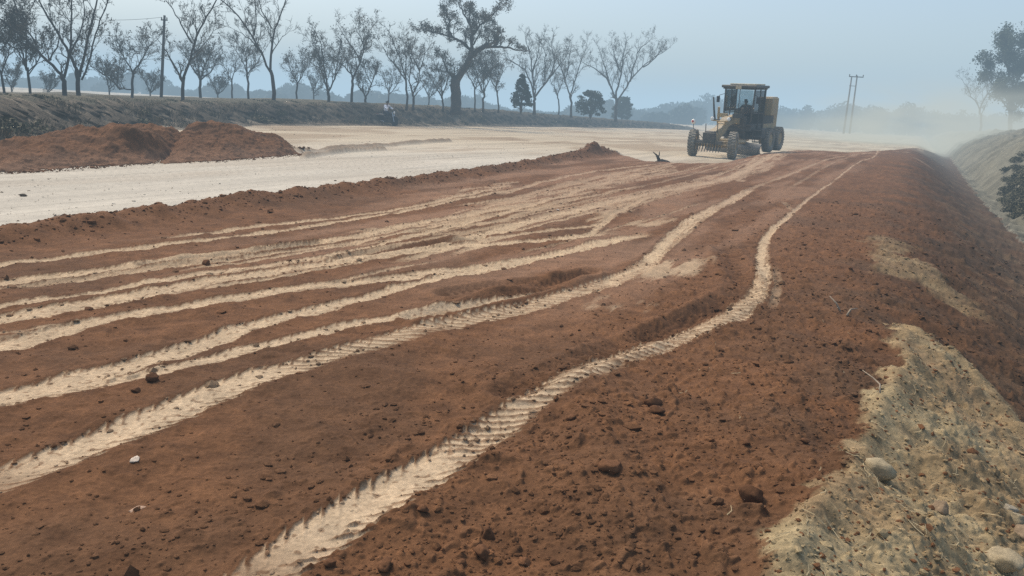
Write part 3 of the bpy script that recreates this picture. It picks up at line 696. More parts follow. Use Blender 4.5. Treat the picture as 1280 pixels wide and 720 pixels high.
rock('stone_chip', 'white stone chip between the second and nearest tracks', 'stone chip', 169, 578, 15, (.55, .46, .36), 60, .4, G4)
rock('stone_chip', 'longer tan stone chip lying lower left of the white one', 'stone chip', 172, 632, 18, (.42, .28, .19), 61, .3, G4)
rock('stone_chip', 'tiny pale chip lying between distant tracks', 'stone chip', 697, 264, 5, (.55, .46, .36), 62, .5, G4)
rock('dark_stone', 'small dark stone alone on the pale graded road', 'stone', 28, 234, 9, (.10, .08, .06), 63, .5)

# scattered crumbs: one mass nobody could count
import bmesh as _bm
_b = _bm.new(); _bm.ops.create_icosphere(_b, subdivisions=1, radius=1.0); IV = np.array([v.co[:] for v in _b.verts]); IF = np.array([[v.index for v in f.verts] for f in _b.faces]); _b.free()
def crumbs(name, n, region, szf, colf, seed):
    r2 = np.random.default_rng(seed); x, y = region(r2, n); z, c, red, pm, bm_, pl = terrain(x, y, True)
    s, t = st(x, y); ok, r = szf(r2, x, y, s, t, red, pm, pl); x, y, z, r, c, red, pm = [q[ok] for q in (x, y, z, r, c, red, pm)]
    m = len(x); sc = r[:, None]*np.stack([r2.uniform(.7, 1.3, m), r2.uniform(.7, 1.3, m), r2.uniform(.45, .85, m)], 1)
    J = IV[None]*(1+.28*r2.normal(size=(m, len(IV), 1))*.8)*sc[:, None, :]
    a = r2.uniform(0, 6.28, m); ca, sa = np.cos(a)[:, None], np.sin(a)[:, None]
    Vx = J[..., 0]*ca-J[..., 1]*sa+x[:, None]; Vy = J[..., 0]*sa+J[..., 1]*ca+y[:, None]; Vz = J[..., 2]+(z+r*.08)[:, None]
    VV_ = np.stack([Vx, Vy, Vz], 2).reshape(-1, 3); FF = (IF[None]+np.arange(m)[:, None, None]*len(IV)).reshape(-1, 3)
    cc = colf(r2, c, red, pm); cc = np.repeat(cc, len(IV), 0)
    tag(link(name, np_mesh(name, VV_, FF, False, np.clip(cc, .01, 1)), ROCKM), kind='stuff')
def reg(r2, n):
    d_ = 1.6*np.exp(r2.random(n)*2.5); u = r2.uniform(-.95, .95, n); return u*(d_+.5), d_
def szf(r2, x, y, s, t, red, pm, pl):
    rr = .0045*np.exp(r2.normal(size=len(x))*.55)*(1+y*.10)
    dens = (.12+.80*sst(-3.4, -1.0, s))*(.45+.55*sst(-.1, .4, fbm(x*1.5, y*1.5, 3, 401)))*red
    dens = dens*(1-np.clip(pl*1.6, 0, .96))+.75*((pl > .04) & (pl < .55))*sst(2, 4, y)*red; dens = np.where(pm > .5, .75, dens)
    dens = np.where(s > 4.2, 0, dens)
    return (r2.random(len(x)) < dens), np.clip(rr, .003, .05)
def colf(r2, c, red, pm):
    k = r2.uniform(.8, 1.18, len(c))[:, None]; c = np.where(((pm > .5) & (r2.random(len(c)) < .35))[:, None], RED[None], c); return c*k
crumbs('soil_crumbs', 80000, reg, szf, colf, 5)
# crumbs along the windrow
def reg2(r2, n):
    t = r2.uniform(WU[0]+1, WU[-1], n); s = np.interp(t, WU, WS)+r2.normal(size=n)*.28+.2; return s*CA+t*SA, -s*SA+t*CA
def szf2(r2, x, y, s, t, red, pm, pl): return (r2.random(len(x)) < .9) & (y > 2), np.clip(.010*np.exp(r2.normal(size=len(x))*.6), .005, .05)
crumbs('windrow_crumbs', 5000, reg2, szf2, colf, 6)

# straw and rootlets lying on the pale shoulder
V = []; F = []; nv = 0; r3 = np.random.default_rng(9)
for i in range(1000):
    y_ = 1.8+5.5*r3.random(); x_ = r3.uniform(.1, .75)*(y_+.6); a = r3.normal()*.9+1.0; l = r3.uniform(.03, .11); s_, t_ = st(x_, y_)
    ok = bsd(np.array([x_]), np.array([y_]), PATCH1)[0] > .02
    if not ok and (r3.random() > .025 or s_ < -2): continue
    dx, dy = math.cos(a)*l, math.sin(a)*l; w_ = .0013+.0012*r3.random()
    ps = np.array([[x_-dx/2, y_-dy/2], [x_+dx*.02+dy*.12, y_-dx*.12], [x_+dx/2, y_+dy/2]]); zz = terrain(ps[:, 0], ps[:, 1], True)[0]+.006+r3.random()*.01
    for (p, q, z0, z1) in ((ps[0], ps[1], zz[0], zz[1]), (ps[1], ps[2], zz[1], zz[2])):
        n_ = np.array([-(q-p)[1], (q-p)[0]]); n_ = n_/(np.linalg.norm(n_)+1e-9)*w_
        V += [(*(p-n_), z0), (*(p+n_), z0+.002), (*(q+n_), z1+.002), (*(q-n_), z1)]; F.append((nv, nv+1, nv+2, nv+3)); nv += 4
tag(link('straw_litter', np_mesh('straw_litter', V, F, False), mat('straw', (.40, .31, .17), .9, var=.4, scale=9)), kind='stuff')

def reg3(r2, n):
    px = r2.uniform(-150, 700, n); d_ = 8*np.exp(r2.random(n)*1.9); return (px-640)/1000*d_, d_
def szf3(r2, x, y, s, t, red, pm, pl): return (red < .02) & (s < -6), np.clip(.0045*np.exp(r2.normal(size=len(x))*.65)*(1+y*.02), .003, .035)
def colf3(r2, c, red, pm): return np.where((r2.random(len(c)) < .6)[:, None], np.array([[.15, .10, .06]]), c*.8)*r2.uniform(.6, 1.2, len(c))[:, None]
crumbs('road_gravel', 4200, reg3, szf3, colf3, 16)

def reg4(r2, n):
    E = []
    for poly in ([(-90, 216), (0, 215), (60, 212), (110, 208), (165, 205), (200, 201), (240, 202), (290, 199), (330, 196), (376, 193), (372, 188)], [(200, 181), (240, 178), (280, 177), (320, 181), (372, 188)]):
        q = Pl(poly, -.15); E += list(zip(q[:-1], q[1:]))
    L = np.array([np.hypot(*(b_-a_)) for a_, b_ in E]); k = r2.choice(len(E), n, p=L/L.sum()); u = r2.random(n)
    A_ = np.array([e[0] for e in E])[k]; B2 = np.array([e[1] for e in E])[k]; q = A_+(B2-A_)*u[:, None]+r2.normal(size=(n, 2))*.22; return q[:, 0], q[:, 1]
def szf4(r2, x, y, s, t, red, pm, pl): return np.ones(len(x), bool), np.clip(.014*np.exp(r2.normal(size=len(x))*.6), .006, .08)
def colf4(r2, c, red, pm): return RED[None]*r2.uniform(.6, 1.1, len(c))[:, None]
crumbs('heap_spill', 3500, reg4, szf4, colf4, 26)
# ------------------------------------------------------------------ trees
BARK = mat('bark', (.062, .052, .044), .95, var=.35, scale=3, bump=.3)
TWIG = mat('twig_and_leaf', (.105, .092, .070), .95, var=.45, scale=.8)
LEAF = mat('dusty_leaf', (.060, .070, .040), .9, var=.45, scale=.9)
class TreeB:
    def __init__(s, seed): s.r = random.Random(seed); s.trunk = MB(); s.tw = MB(); s.leaf = []
def rvec(r): return np.array([r.gauss(0, 1), r.gauss(0, 1), r.gauss(0, 1)])
def grow(T_, p, d, L, rad, lvl, o):
    r = T_.r; n = 4 if lvl > 0 else 3; pts = [p]; q = np.array(p, float); rad = max(rad, .011); d = d/np.linalg.norm(d)
    for i in range(n):
        d = d+rvec(r)*o['wig']+np.array([0, 0, o['up']*(1 if lvl else .4)]); d = d/np.linalg.norm(d); q = q+d*L/n; pts.append(q.copy())
    rr = [max(rad*(1-.62*i/n), .006) for i in range(n+1)]
    T_.tw.tube(pts, rr, 4 if lvl > 1 else 3, cap=False)
    if lvl > 0:
        kk = o['kids'] if lvl > 1 else o['kids']+3
        for j in range(kk):
            f = .30+.70*(j+r.random()*.8)/kk; f = min(f, 1); i = min(int(f*n), n-1); a = pts[i]+(pts[i+1]-pts[i])*(f*n-i)
            dd = pts[i+1]-pts[i]; dd = dd/np.linalg.norm(dd); side = rvec(r); side -= dd*side.dot(dd); side /= np.linalg.norm(side)
            an = r.uniform(.45, .95); nd = dd*math.cos(an)+side*math.sin(an)
            grow(T_, a, nd, L*r.uniform(.48, .72), rad*.52, lvl-1, o)
    if lvl <= 1:
        for i in range(1, n+1):
            if r.random() < o['leaf']:
                for _ in range(o['ln']): T_.leaf.append(pts[i]+rvec(r)*o['ls']*2.2)
ALLT = []
def tree(label, cat, base, d, limbs, name='bare_tree', seed=1, kids=3, lvl=3, leaf=.25, ln=2, ls=.09, up=.10, wig=.17, clen=.30, step=.62, rk=1.0, group='leafless trees on the bank', leafmat=None, depthj=.10, start=.4, cmin=0):
    """limbs: list of (pixel polyline, start radius px, end radius px). The first is the trunk."""
    T_ = TreeB(seed); leaf *= (.24 if name == 'bare_tree' else .38 if name == 'old_tree' else .55); ls *= .62; lvl = 3 if name != 'leafy_tree' else 2; r = T_.r; m = d/1000.0
    ys = [p[1] for l in limbs for p in l[0]]; H = (base[1]-min(ys))*m
    B0 = W(base[0], base[1], d)
    o = dict(kids=kids, leaf=leaf, ln=ln, ls=ls, up=up, wig=wig)
    for li, (pl, r0, r1) in enumerate(limbs):
        off0 = 0 if li == 0 else 0.0; slope = r.uniform(-1, 1)*depthj*H*2 if li else r.uniform(-.3, .3)*depthj*H
        pts = []; n = len(pl)
        # depth wander starts where the limb leaves the trunk
        L = 0; acc = [0]
        for a, b_ in zip(pl[:-1], pl[1:]): L += math.hypot(a[0]-b_[0], a[1]-b_[1]); acc.append(L)
        for i, (px, py) in enumerate(pl): pts.append(W(px, py, d)+np.array([0, slope*(acc[i]/max(L, 1)), 0]))
        if li == 0: pts[0] = pts[0]-np.array([0, 0, .5])
        # refine
        P3 = []
        for i in range(n-1):
            for k in range(3):
                t = k/3; P3.append(pts[i]*(1-t)+pts[i+1]*t+(rvec(r)*.035*m*14 if (i or k) else 0))
        P3.append(pts[-1]); P3 = np.array(P3); nn = len(P3)
        rad = [max((r0+(r1-r0)*(i/(nn-1)))*m*rk, .012) for i in range(nn)]
        if li == 0: rad[0] *= 1.35
        T_.trunk.tube(P3, rad, 8 if r0 > 2 else 6)
        segL = np.linalg.norm(np.diff(P3, axis=0), axis=1); tot = segL.sum(); cum = np.concatenate([[0], np.cumsum(segL)])
        s0 = start if li == 0 else .18; pos = tot*s0
        Lc = clen*H
        while pos < tot:
            i = min(int(np.searchsorted(cum, pos))-1, nn-2); i = max(i, 0); f = (pos-cum[i])/max(segL[i], 1e-6); a = P3[i]*(1-f)+P3[i+1]*f
            dd = P3[i+1]-P3[i]; dd = dd/np.linalg.norm(dd); side = rvec(r); side -= dd*side.dot(dd); side /= np.linalg.norm(side)
            if side[2] < -.3: side = -side
            an = r.uniform(.5, 1.0); fr = pos/tot
            if li > 0 or len(limbs) == 1 or fr > .75 or cmin:
                grow(T_, a, dd*math.cos(an)+side*math.sin(an)+np.array([0, 0, .15]), Lc*(1.05-.45*fr)*r.uniform(.65, 1.15), rad[i]*.55, lvl, o)
            pos += step*r.uniform(.6, 1.4)*H/9
        if li > 0 or len(limbs) == 1: grow(T_, P3[-1], P3[-1]-P3[-2], Lc*.75, rad[-1]*.9, lvl, o)
    root = empty(name, B0); tag(root, label, cat, group)
    for mb, nm, mt in ((T_.trunk, 'trunk', BARK), (T_.tw, 'crown', TWIG if leafmat is None else leafmat)):
        if not mb.v: continue
        V = np.array(mb.v); F = mb.f
        if nm == 'crown':
            me = bpy.data.meshes.new(nm)
            V0 = V-B0; quads = [list(f) for f in F if len(f) == 4]
            if T_.leaf:
                LV, LF = quads_cloud(np.array(T_.leaf)-B0, ls); quads += (LF+len(V0)).tolist(); V0 = np.concatenate([V0, LV])
            me = np_mesh(nm, V0, np.array(quads), False); o_ = link(nm, me, mt, root)
        else:
            mb.v = [tuple(v-B0) for v in V]; mb.build(nm, mt, root, smooth=True)
    return root

G = 'leafless trees on the bank'
tree('small bare tree with a leaning stem cut by the left frame edge', 'tree', (6, 119), 44, [([(7, 119), (2, 92), (-6, 70)], 1.6, 1.0), ([(2, 92), (10, 75), (14, 60)], 1.0, .5), ([(-6, 70), (-14, 45), (-22, 30)], .9, .4), ([(-6, 70), (4, 52), (10, 40)], .8, .4)], seed=1, leaf=.6, ln=3, ls=.07)
tree('short tree with sparse leaf tufts, first standing whole at far left', 'tree', (38, 119), 46, [([(38, 119), (35, 100), (33, 84)], 1.7, 1.3), ([(33, 88), (24, 72), (12, 60), (2, 56)], 1.1, .4), ([(33, 84), (36, 64), (40, 46), (38, 25)], 1.0, .4), ([(33, 86), (26, 60), (14, 40), (8, 22)], .9, .4), ([(35, 90), (42, 74), (46, 60)], .8, .4)], seed=2, leaf=.75, ln=4, ls=.08)
tree('tall bare tree whose long limb arches to the upper left corner', 'tree', (82, 121), 44, [([(82, 121), (81, 106), (79, 94)], 3.0, 2.5), ([(79, 95), (62, 76), (46, 56), (22, 34), (0, 16), (-14, 6)], 2.0, .7), ([(80, 97), (83, 75), (84, 55), (80, 25), (78, -10), (76, -40)], 1.7, .5), ([(46, 56), (34, 38), (16, 0), (8, -20)], 1.0, .4), ([(62, 76), (70, 50), (68, 30)], 1.0, .4)], seed=3, leaf=.08, kids=3, clen=.16, step=.9)
tree('tall bare forked tree with two long upright limbs, beside the arching one', 'tree', (98, 121), 45, [([(98, 121), (98, 104), (98, 88)], 2.8, 2.2), ([(98, 90), (86, 68), (72, 44), (56, 22), (44, 0), (36, -18)], 1.8, .6), ([(99, 96), (107, 66), (114, 36), (122, 8), (128, -22)], 1.8, .6), ([(102, 100), (110, 70), (112, 50), (118, 25), (124, 0), (127, -30)], 1.2, .5), ([(86, 68), (98, 45), (104, 20), (103, -5)], 1.1, .4), ([(98, 110), (88, 92), (84, 76)], 1.0, .4)], seed=4, leaf=.12, clen=.16, step=.85)
tree('low spreading bare tree with a drooping left limb, left of the wooden pole', 'tree', (165, 121), 58, [([(165, 121), (166, 104), (166, 90)], 1.7, 1.3), ([(150, 112), (138, 100), (122, 88), (110, 80)], 1.0, .4), ([(166, 92), (158, 78), (148, 66), (140, 56)], 1.1, .4), ([(166, 90), (176, 76), (184, 64), (190, 54)], 1.0, .4), ([(165, 112), (150, 112), (146, 98), (150, 80)], .9, .4)], seed=5, leaf=.30, ln=3, ls=.08, clen=.34)
tree('tall bare tree forking low, just right of the wooden pole', 'tree', (228, 122), 52, [([(228, 122), (228, 110), (229, 96)], 2.4, 1.9), ([(229, 104), (220, 86), (212, 70), (205, 58)], 1.3, .5), ([(229, 98), (237, 70), (241, 50), (250, 28), (264, 0), (272, -15)], 1.6, .5), ([(240, 54), (230, 36), (222, 18), (208, -2)], 1.1, .4), ([(237, 70), (252, 56), (258, 44)], .8, .4)], seed=6, leaf=.20, clen=.20, step=.8)
tree('dense twiggy rounded tree behind the low forking one', 'tree', (250, 123), 66, [([(250, 123), (250, 110), (251, 98)], 1.8, 1.4), ([(251, 100), (240, 84), (234, 72)], 1.0, .4), ([(251, 98), (256, 80), (262, 66)], 1.0, .4), ([(251, 100), (264, 90), (272, 80)], .9, .4), ([(250, 98), (248, 80), (246, 66)], .9, .4)], seed=7, leaf=.5, ln=2, ls=.08, clen=.34)
tree('small pale twiggy tree between the rounded tree and the slender one', 'tree', (290, 124), 80, [([(290, 124), (290, 110), (290, 100)], 1.1, .9), ([(290, 102), (284, 90), (278, 80)], .7, .3), ([(290, 100), (294, 86), (298, 74)], .7, .3)], seed=8, leaf=.2, clen=.36)
tree('slender tree with straight stem and narrow fan crown', 'tree', (311, 126), 66, [([(311, 126), (310, 104), (309, 90)], 1.4, 1.1), ([(309, 92), (300, 76), (290, 62)], .8, .3), ([(309, 90), (310, 70), (314, 52)], .8, .3), ([(309, 94), (320, 76), (326, 62)], .8, .3)], seed=9, leaf=.1, clen=.32)
tree('very tall bare tree with steep parallel limbs leaving the top of the frame', 'tree', (343, 127), 60, [([(343, 127), (341, 106), (338, 88)], 2.6, 2.0), ([(338, 90), (328, 66), (318, 44), (304, 22), (284, 2), (270, -14)], 1.5, .5), ([(338, 88), (338, 60), (340, 36), (348, 12), (354, -12)], 1.5, .5), ([(328, 66), (316, 50), (306, 42)], .8, .3), ([(318, 44), (318, 20), (312, -6)], .9, .4), ([(340, 36), (332, 16), (330, -6)], .8, .4)], seed=10, leaf=.08, clen=.20, step=.8)
tree('small bushy tree low between two taller ones, left of the fan trees', 'tree', (371, 128), 76, [([(371, 128), (371, 116), (372, 104)], 1.2, 1.0), ([(372, 106), (366, 94), (362, 84)], .8, .3), ([(372, 104), (378, 90), (384, 82)], .8, .3)], seed=11, leaf=.55, ln=3, ls=.09, clen=.42)
tree('vase shaped tree with even fan crown, left of the one with the tilted crown', 'tree', (411, 131), 68, [([(411, 131), (411, 120), (410, 112)], 1.9, 1.7), ([(410, 114), (404, 96), (396, 84), (386, 78)], 1.1, .4), ([(410, 112), (406, 92), (404, 70), (400, 50)], 1.2, .4), ([(411, 114), (418, 98), (422, 80), (424, 62)], 1.1, .4), ([(405, 90), (396, 68), (390, 56)], .8, .3), ([(418, 98), (426, 82), (436, 74)], .8, .3)], seed=12, leaf=.28, ln=2, ls=.09, clen=.26)
tree('tree with a crown swept up to the right, beside the low V shaped one', 'tree', (440, 131), 70, [([(440, 131), (440, 112), (442, 96)], 1.8, 1.5), ([(442, 98), (432, 84), (424, 78)], 1.0, .4), ([(442, 96), (450, 78), (456, 60), (462, 42)], 1.2, .4), ([(450, 78), (442, 60), (434, 48)], .9, .4), ([(456, 62), (452, 46), (448, 38)], .7, .3)], seed=13, leaf=.5, ln=3, ls=.09, clen=.26)
tree('low V shaped tree with flat top near the motorcycle', 'tree', (458, 132), 74, [([(458, 132), (457, 126), (457, 121)], 1.6, 1.4), ([(457, 122), (450, 108), (446, 96)], 1.0, .4), ([(457, 121), (464, 104), (470, 88)], 1.0, .4), ([(464, 104), (458, 92), (456, 84)], .7, .3)], seed=14, leaf=.45, ln=3, ls=.09, clen=.32)
tree('straight stemmed tree, left of a close pair', 'tree', (508, 131), 72, [([(508, 131), (508, 112), (507, 98)], 1.4, 1.2), ([(507, 100), (496, 84), (486, 72), (480, 60)], .9, .3), ([(507, 98), (500, 76), (490, 50)], .9, .3), ([(507, 98), (508, 76), (506, 58)], .8, .3)], seed=15, leaf=.25, ln=2, ls=.09, clen=.26)
tree('tuning fork shaped tree, right of a close pair', 'tree', (517, 131), 73, [([(517, 131), (517, 124), (516, 118)], 1.6, 1.4), ([(516, 119), (512, 102), (514, 84), (516, 66)], 1.0, .4), ([(516, 118), (522, 104), (524, 88), (530, 66)], 1.0, .4), ([(524, 88), (516, 72), (512, 60)], .8, .3)], seed=16, leaf=.3, ln=2, ls=.09, clen=.26)
tree('small bare tree with thin crossing limbs left of the big old tree', 'tree', (554, 133), 76, [([(554, 133), (553, 126), (552, 121)], 1.3, 1.1), ([(552, 121), (544, 108), (536, 96)], .8, .3), ([(552, 121), (552, 104), (548, 84)], .8, .3), ([(552, 122), (558, 104), (562, 90)], .8, .3)], seed=17, leaf=.2, clen=.36)
tree('big old tree with thick dark trunk and bent limbs, tallest with leafy clumps', 'tree', (570, 134), 76, [([(570, 136), (570, 122), (569, 108), (571, 98)], 6.6, 5.6), ([(570, 104), (580, 88), (590, 72), (602, 62), (612, 58)], 4.4, 2.3), ([(608, 59), (622, 58), (634, 58), (645, 61)], 2.0, .8), ([(618, 58), (622, 52), (616, 42), (613, 36)], 1.5, .6), ([(586, 80), (590, 60), (591, 44), (588, 24)], 2.6, 1.0), ([(588, 62), (576, 52), (564, 46), (558, 30)], 2.0, .7), ([(576, 52), (560, 44), (540, 40), (528, 36)], 1.3, .5), ([(562, 44), (560, 24), (556, 8)], 1.2, .5), ([(591, 44), (600, 32), (614, 24), (626, 12)], 1.5, .5), ([(589, 34), (580, 18), (574, 6)], 1.2, .5), ([(569, 104), (562, 92), (556, 82), (552, 72)], 2.0, .7), ([(588, 60), (600, 44), (604, 30)], 1.0, .4)], name='old_tree', seed=18, leaf=.75, ln=4, ls=.11, clen=.115, step=.62, lvl=2, kids=3, up=.02, depthj=.12, start=.9)
G = None
for (px, lab, sd, ll) in ((594, 'thin tree directly right of the old trunk, under its bent limb', 21, [([(594, 134), (594, 118), (592, 106)], 1.1, .9), ([(592, 108), (586, 96), (582, 86)], .7, .3), ([(592, 106), (598, 92), (602, 80)], .7, .3)]),
                          (604, 'forked leafy tree second right of the old trunk', 22, [([(604, 134), (604, 124), (605, 116)], 1.5, 1.3), ([(605, 117), (599, 100), (594, 86)], .9, .3), ([(605, 116), (612, 98), (616, 80)], .9, .3), ([(605, 116), (604, 96), (606, 74)], .9, .3)]),
                          (623, 'little bare tree with one low fork left of the dark conical bush', 23, [([(623, 135), (622, 122), (620, 112)], 1.1, .9), ([(620, 113), (614, 100), (610, 92)], .7, .3), ([(620, 112), (624, 98), (630, 88)], .7, .3)])):
    tree(lab, 'tree', (px, 135), 84, ll, seed=sd, leaf=.6, ln=3, ls=.10, clen=.34)
tree('wide bare fan shaped tree right of the dark conical bush', 'tree', (668, 138), 96, [([(668, 138), (668, 128), (668, 122)], 2.0, 1.8), ([(668, 124), (664, 104), (656, 86), (644, 78), (636, 74)], 1.1, .4), ([(668, 122), (666, 98), (664, 76), (658, 54)], 1.2, .4), ([(668, 122), (680, 106), (690, 92), (694, 76), (690, 58)], 1.2, .4), ([(665, 92), (672, 70), (676, 52)], .9, .3), ([(686, 98), (700, 82), (708, 70)], .9, .3), ([(680, 106), (682, 80), (680, 62)], .9, .3)], seed=24, leaf=.10, clen=.22, lvl=2, kids=3)
tree('thin short sapling between two wide fan trees', 'tree', (698, 141), 112, [([(698, 141), (698, 128), (697, 118)], 1.0, .8), ([(697, 119), (692, 108), (688, 100)], .6, .3), ([(697, 118), (702, 106), (704, 98)], .6, .3)], seed=25, leaf=.1, clen=.36)
tree('narrow bare V shaped tree left of the rounded bush', 'tree', (714, 142), 104, [([(714, 142), (714, 128), (713, 118)], 1.5, 1.3), ([(713, 120), (706, 102), (700, 84), (694, 70)], .9, .3), ([(713, 118), (720, 98), (726, 78), (732, 62)], 1.0, .3), ([(706, 100), (710, 82), (712, 66)], .7, .3)], seed=26, leaf=.22, ln=2, ls=.11, clen=.24)
tree('widest bare fan tree at the right end of the row, one dark straight stem', 'tree', (770, 148), 118, [([(770, 148), (770, 134), (770, 122)], 2.0, 1.7), ([(770, 124), (764, 110), (756, 96), (742, 86), (732, 82)], 1.0, .4), ([(770, 122), (774, 100), (777, 80), (779, 64)], 1.3, .5), ([(771, 126), (784, 108), (794, 94), (808, 80), (824, 68)], 1.1, .4), ([(764, 110), (758, 86), (752, 66)], .9, .3), ([(776, 90), (768, 72), (764, 60)], .8, .3), ([(788, 102), (792, 80), (798, 62), (808, 54)], .9, .3), ([(804, 84), (820, 72), (834, 62)], .8, .3)], seed=27, leaf=.30, ln=2, ls=.11, clen=.19, kids=3, step=.65)
tree('tall leafy tree rising out of the dust at the right frame edge', 'tree', (1262, 176), 122, [([(1262, 176), (1262, 150), (1264, 130), (1266, 110)], 2.6, 2.0), ([(1264, 128), (1252, 112), (1242, 98), (1240, 86)], 1.2, .5), ([(1266, 110), (1264, 86), (1262, 66), (1268, 52)], 1.5, .5), ([(1265, 118), (1276, 100), (1286, 88), (1296, 80)], 1.3, .5), ([(1264, 90), (1250, 76), (1248, 64)], .9, .4), ([(1266, 76), (1280, 62), (1290, 56)], .9, .4), ([(1263, 140), (1280, 128), (1292, 122)], 1.1, .4), ([(1262, 140), (1248, 128), (1240, 120)], 1.0, .4)], name='leafy_tree', seed=28, leaf=1.0, ln=11, ls=.24, clen=.16, step=.55, leafmat=LEAF, group=None, cmin=1, start=.35)
tree('faint bare tree almost lost in the dust cloud at right', 'tree', (1226, 170), 150, [([(1226, 170), (1226, 150), (1225, 136)], 1.5, 1.1), ([(1225, 138), (1216, 120), (1210, 106)], .8, .3), ([(1225, 136), (1230, 118), (1238, 104)], .8, .3)], seed=29, leaf=.4, ln=3, ls=.15, clen=.28, group=None)
# half-hidden background trees, small and hazy
bgl = [(14, 64, 'hazy twiggy tree behind the far left tufted one'), (60, 70, 'thin hazy tree between the tufted tree and the arching one'), (136, 72, 'hazy low tree right of the forked tall tree'), (188, 76, 'hazy twiggy tree behind the wooden pole'), (272, 82, 'hazy fine twigged tree in the gap before the slender tree'), (392, 96, 'hazy low tree behind the vase shaped tree'), (486, 96, 'hazy small tree above the motorcycle'), (536, 98, 'hazy thin tree in the gap before the old tree')]
for i, (px, d, lab) in enumerate(bgl):
    by = float(np.interp(px, bkx, [q[2] for q in BK]))+1; h = random.Random(i).uniform(34, 52)
    tree(lab, 'tree', (px, by), d, [([(px, by), (px, by-h*.35)], 1.0, .8), ([(px, by-h*.35), (px-5, by-h*.6), (px-9, by-h*.8)], .7, .3), ([(px, by-h*.35), (px+3, by-h*.6), (px+6, by-h*.85)], .7, .3), ([(px, by-h*.30), (px+9, by-h*.5), (px+13, by-h*.65)], .6, .3)], seed=40+i, leaf=.3, ln=2, ls=.08, clen=.30, group='hazy trees behind the front row')

# ------------------------------------------------------------------ bushes
def bush(name, label, px, py, d, wpx, hpx, conical, seed, n=3000, leaf=.10, m_=None, cat='bush', dens=None):
    r2 = np.random.default_rng(seed); B0 = W(px, py, d); m = d/1000; Wd, H = wpx*m, hpx*m
    lob = []; k = 70
    for _ in range(k):
        h = r2.random()**.8; a = r2.random()*6.283
        rr = r2.uniform(.75, 1.15)*(Wd*.5)*((1-h*.92) if conical else math.sqrt(max(0.05, 1-(1.25*h-.35)**2)))*r2.uniform(.45, .92)
        lob.append((rr*math.cos(a), rr*math.sin(a), H*(.08+.86*h), Wd*r2.uniform(.08, .16)))
    cs = []
    for (x, y, z, r) in lob:
        q = r2.normal(size=(n//k, 3)); q /= np.linalg.norm(q, axis=1)[:, None]; q *= r*(.5+.5*r2.random((n//k, 1))); q[:, 2] *= .62; cs.append(q+(x, y, z))
    root = empty(name, B0); tag(root, label, cat)
    t = MB()
    for (x, y, z, r) in lob[::3]: t.tube([(0, 0, -.3), (x*.25, y*.25, z*.5), (x, y, z)], [.05, .03, .012], 5)
    t.build('stem', BARK, root)
    V_, F_ = quads_cloud(np.concatenate(cs), leaf); link('foliage', np_mesh('foliage', V_, F_, False), m_ or LEAF, root)
    return root
DKL = mat('dark_leaf', (.035, .048, .034), .9, var=.4, scale=.8)
bush('conical_bush', 'dark dense conical evergreen bush between the old tree and the fan tree', 651, 139, 88, 33, 46, True, 1, leaf=.13, m_=DKL)
bush('round_bush', 'dense rounded dark green bush left of the widest fan tree', 738, 146, 108, 38, 31, False, 2, leaf=.15, m_=DKL)
bush('round_bush', 'smaller paler hazy rounded bush behind the stem of the widest fan tree', 777, 149, 150, 27, 27, False, 3, leaf=.2)
bush('shrub', 'low dark straggling shrub at the left frame edge behind the long heap', 12, 180, 30, 60, 34, False, 4, leaf=.06, m_=SCRUB, n=9000)
bush('shrub', 'grey green shrub on the bank behind the middle of the long heap', 128, 158, 38, 44, 24, False, 5, leaf=.05, m_=SCRUB, n=7000)
bush('shrub', 'dark scrubby shrub halfway up the bank above the pointed heap', 262, 146, 52, 34, 14, False, 6, leaf=.05, m_=SCRUB)
# dark brush on the spoil slope at the right
cs = []
for i in range(520):
    px = rng.uniform(1256, 1390); py = rng.uniform(196, 276)+(0 if px > 1262 else 12); X_ = PS(px, py); s_, t_ = st(X_[0], X_[1])
    if s_ < 3.6 or pnoise(np.array([px*.05]), np.array([py*.05]), 3)[0] < -.45: continue
    zz = gz(X_[0], X_[1]); q = rng.normal(size=(300, 3)); q /= np.linalg.norm(q, axis=1)[:, None]; q *= rng.uniform(.15, .45)*rng.random((300, 1))**.4; q[:, 2] = np.abs(q[:, 2])*.7
    cs.append(q+np.array([X_[0], X_[1], zz]))
if cs:
    V2, F2 = quads_cloud(np.concatenate(cs), .04); tag(link('slope_brush', np_mesh('slope_brush', V2, F2, False), SCRUB), kind='stuff')
# ------------------------------------------------------------------ shared materials
DUST = (.33, .28, .20)
YEL = mat('worn_yellow_paint', (.40, .27, .09), .6, var=.2, scale=2, dust=(.38, .31, .21), dustamt=.9)
DKM = mat('dark_metal', (.030, .032, .036), .55, .2, var=.3, scale=3, dust=DUST, dustamt=.30)
STEEL = mat('worn_steel', (.13, .135, .14), .5, .4, var=.3, scale=2, dust=DUST, dustamt=.2)
RUB = mat('dusty_rubber', (.05, .05, .048), .9, var=.3, scale=5, dust=(.34, .30, .23), dustamt=.95)
BLK = mat('black_plastic', (.020, .020, .022), .5, var=.2)
CHROME = mat('bright_metal', (.6, .6, .62), .25, .9, var=.1)
LENS = mat('lamp_glass', (.75, .74, .68), .15, 0, var=.1, spec=.6)
REDL = mat('red_lens', (.45, .04, .03), .3, var=.1)
SKIN = mat('skin', (.16, .085, .055), .6, var=.1, scale=8)
HAIR = mat('hair', (.012, .010, .009), .8, var=.3, scale=30)
SHIRT = mat('pale_shirt', (.80, .82, .86), .9, var=.12, scale=7, bump=.3)
SHIRT2 = mat('dark_shirt', (.06, .07, .09), .9, var=.2, scale=7, bump=.3)
TROU = mat('dark_trousers', (.030, .034, .045), .9, var=.2, scale=7, bump=.3)
TARP = mat('canopy_cloth', (.50, .42, .28), .9, var=.15, scale=2)
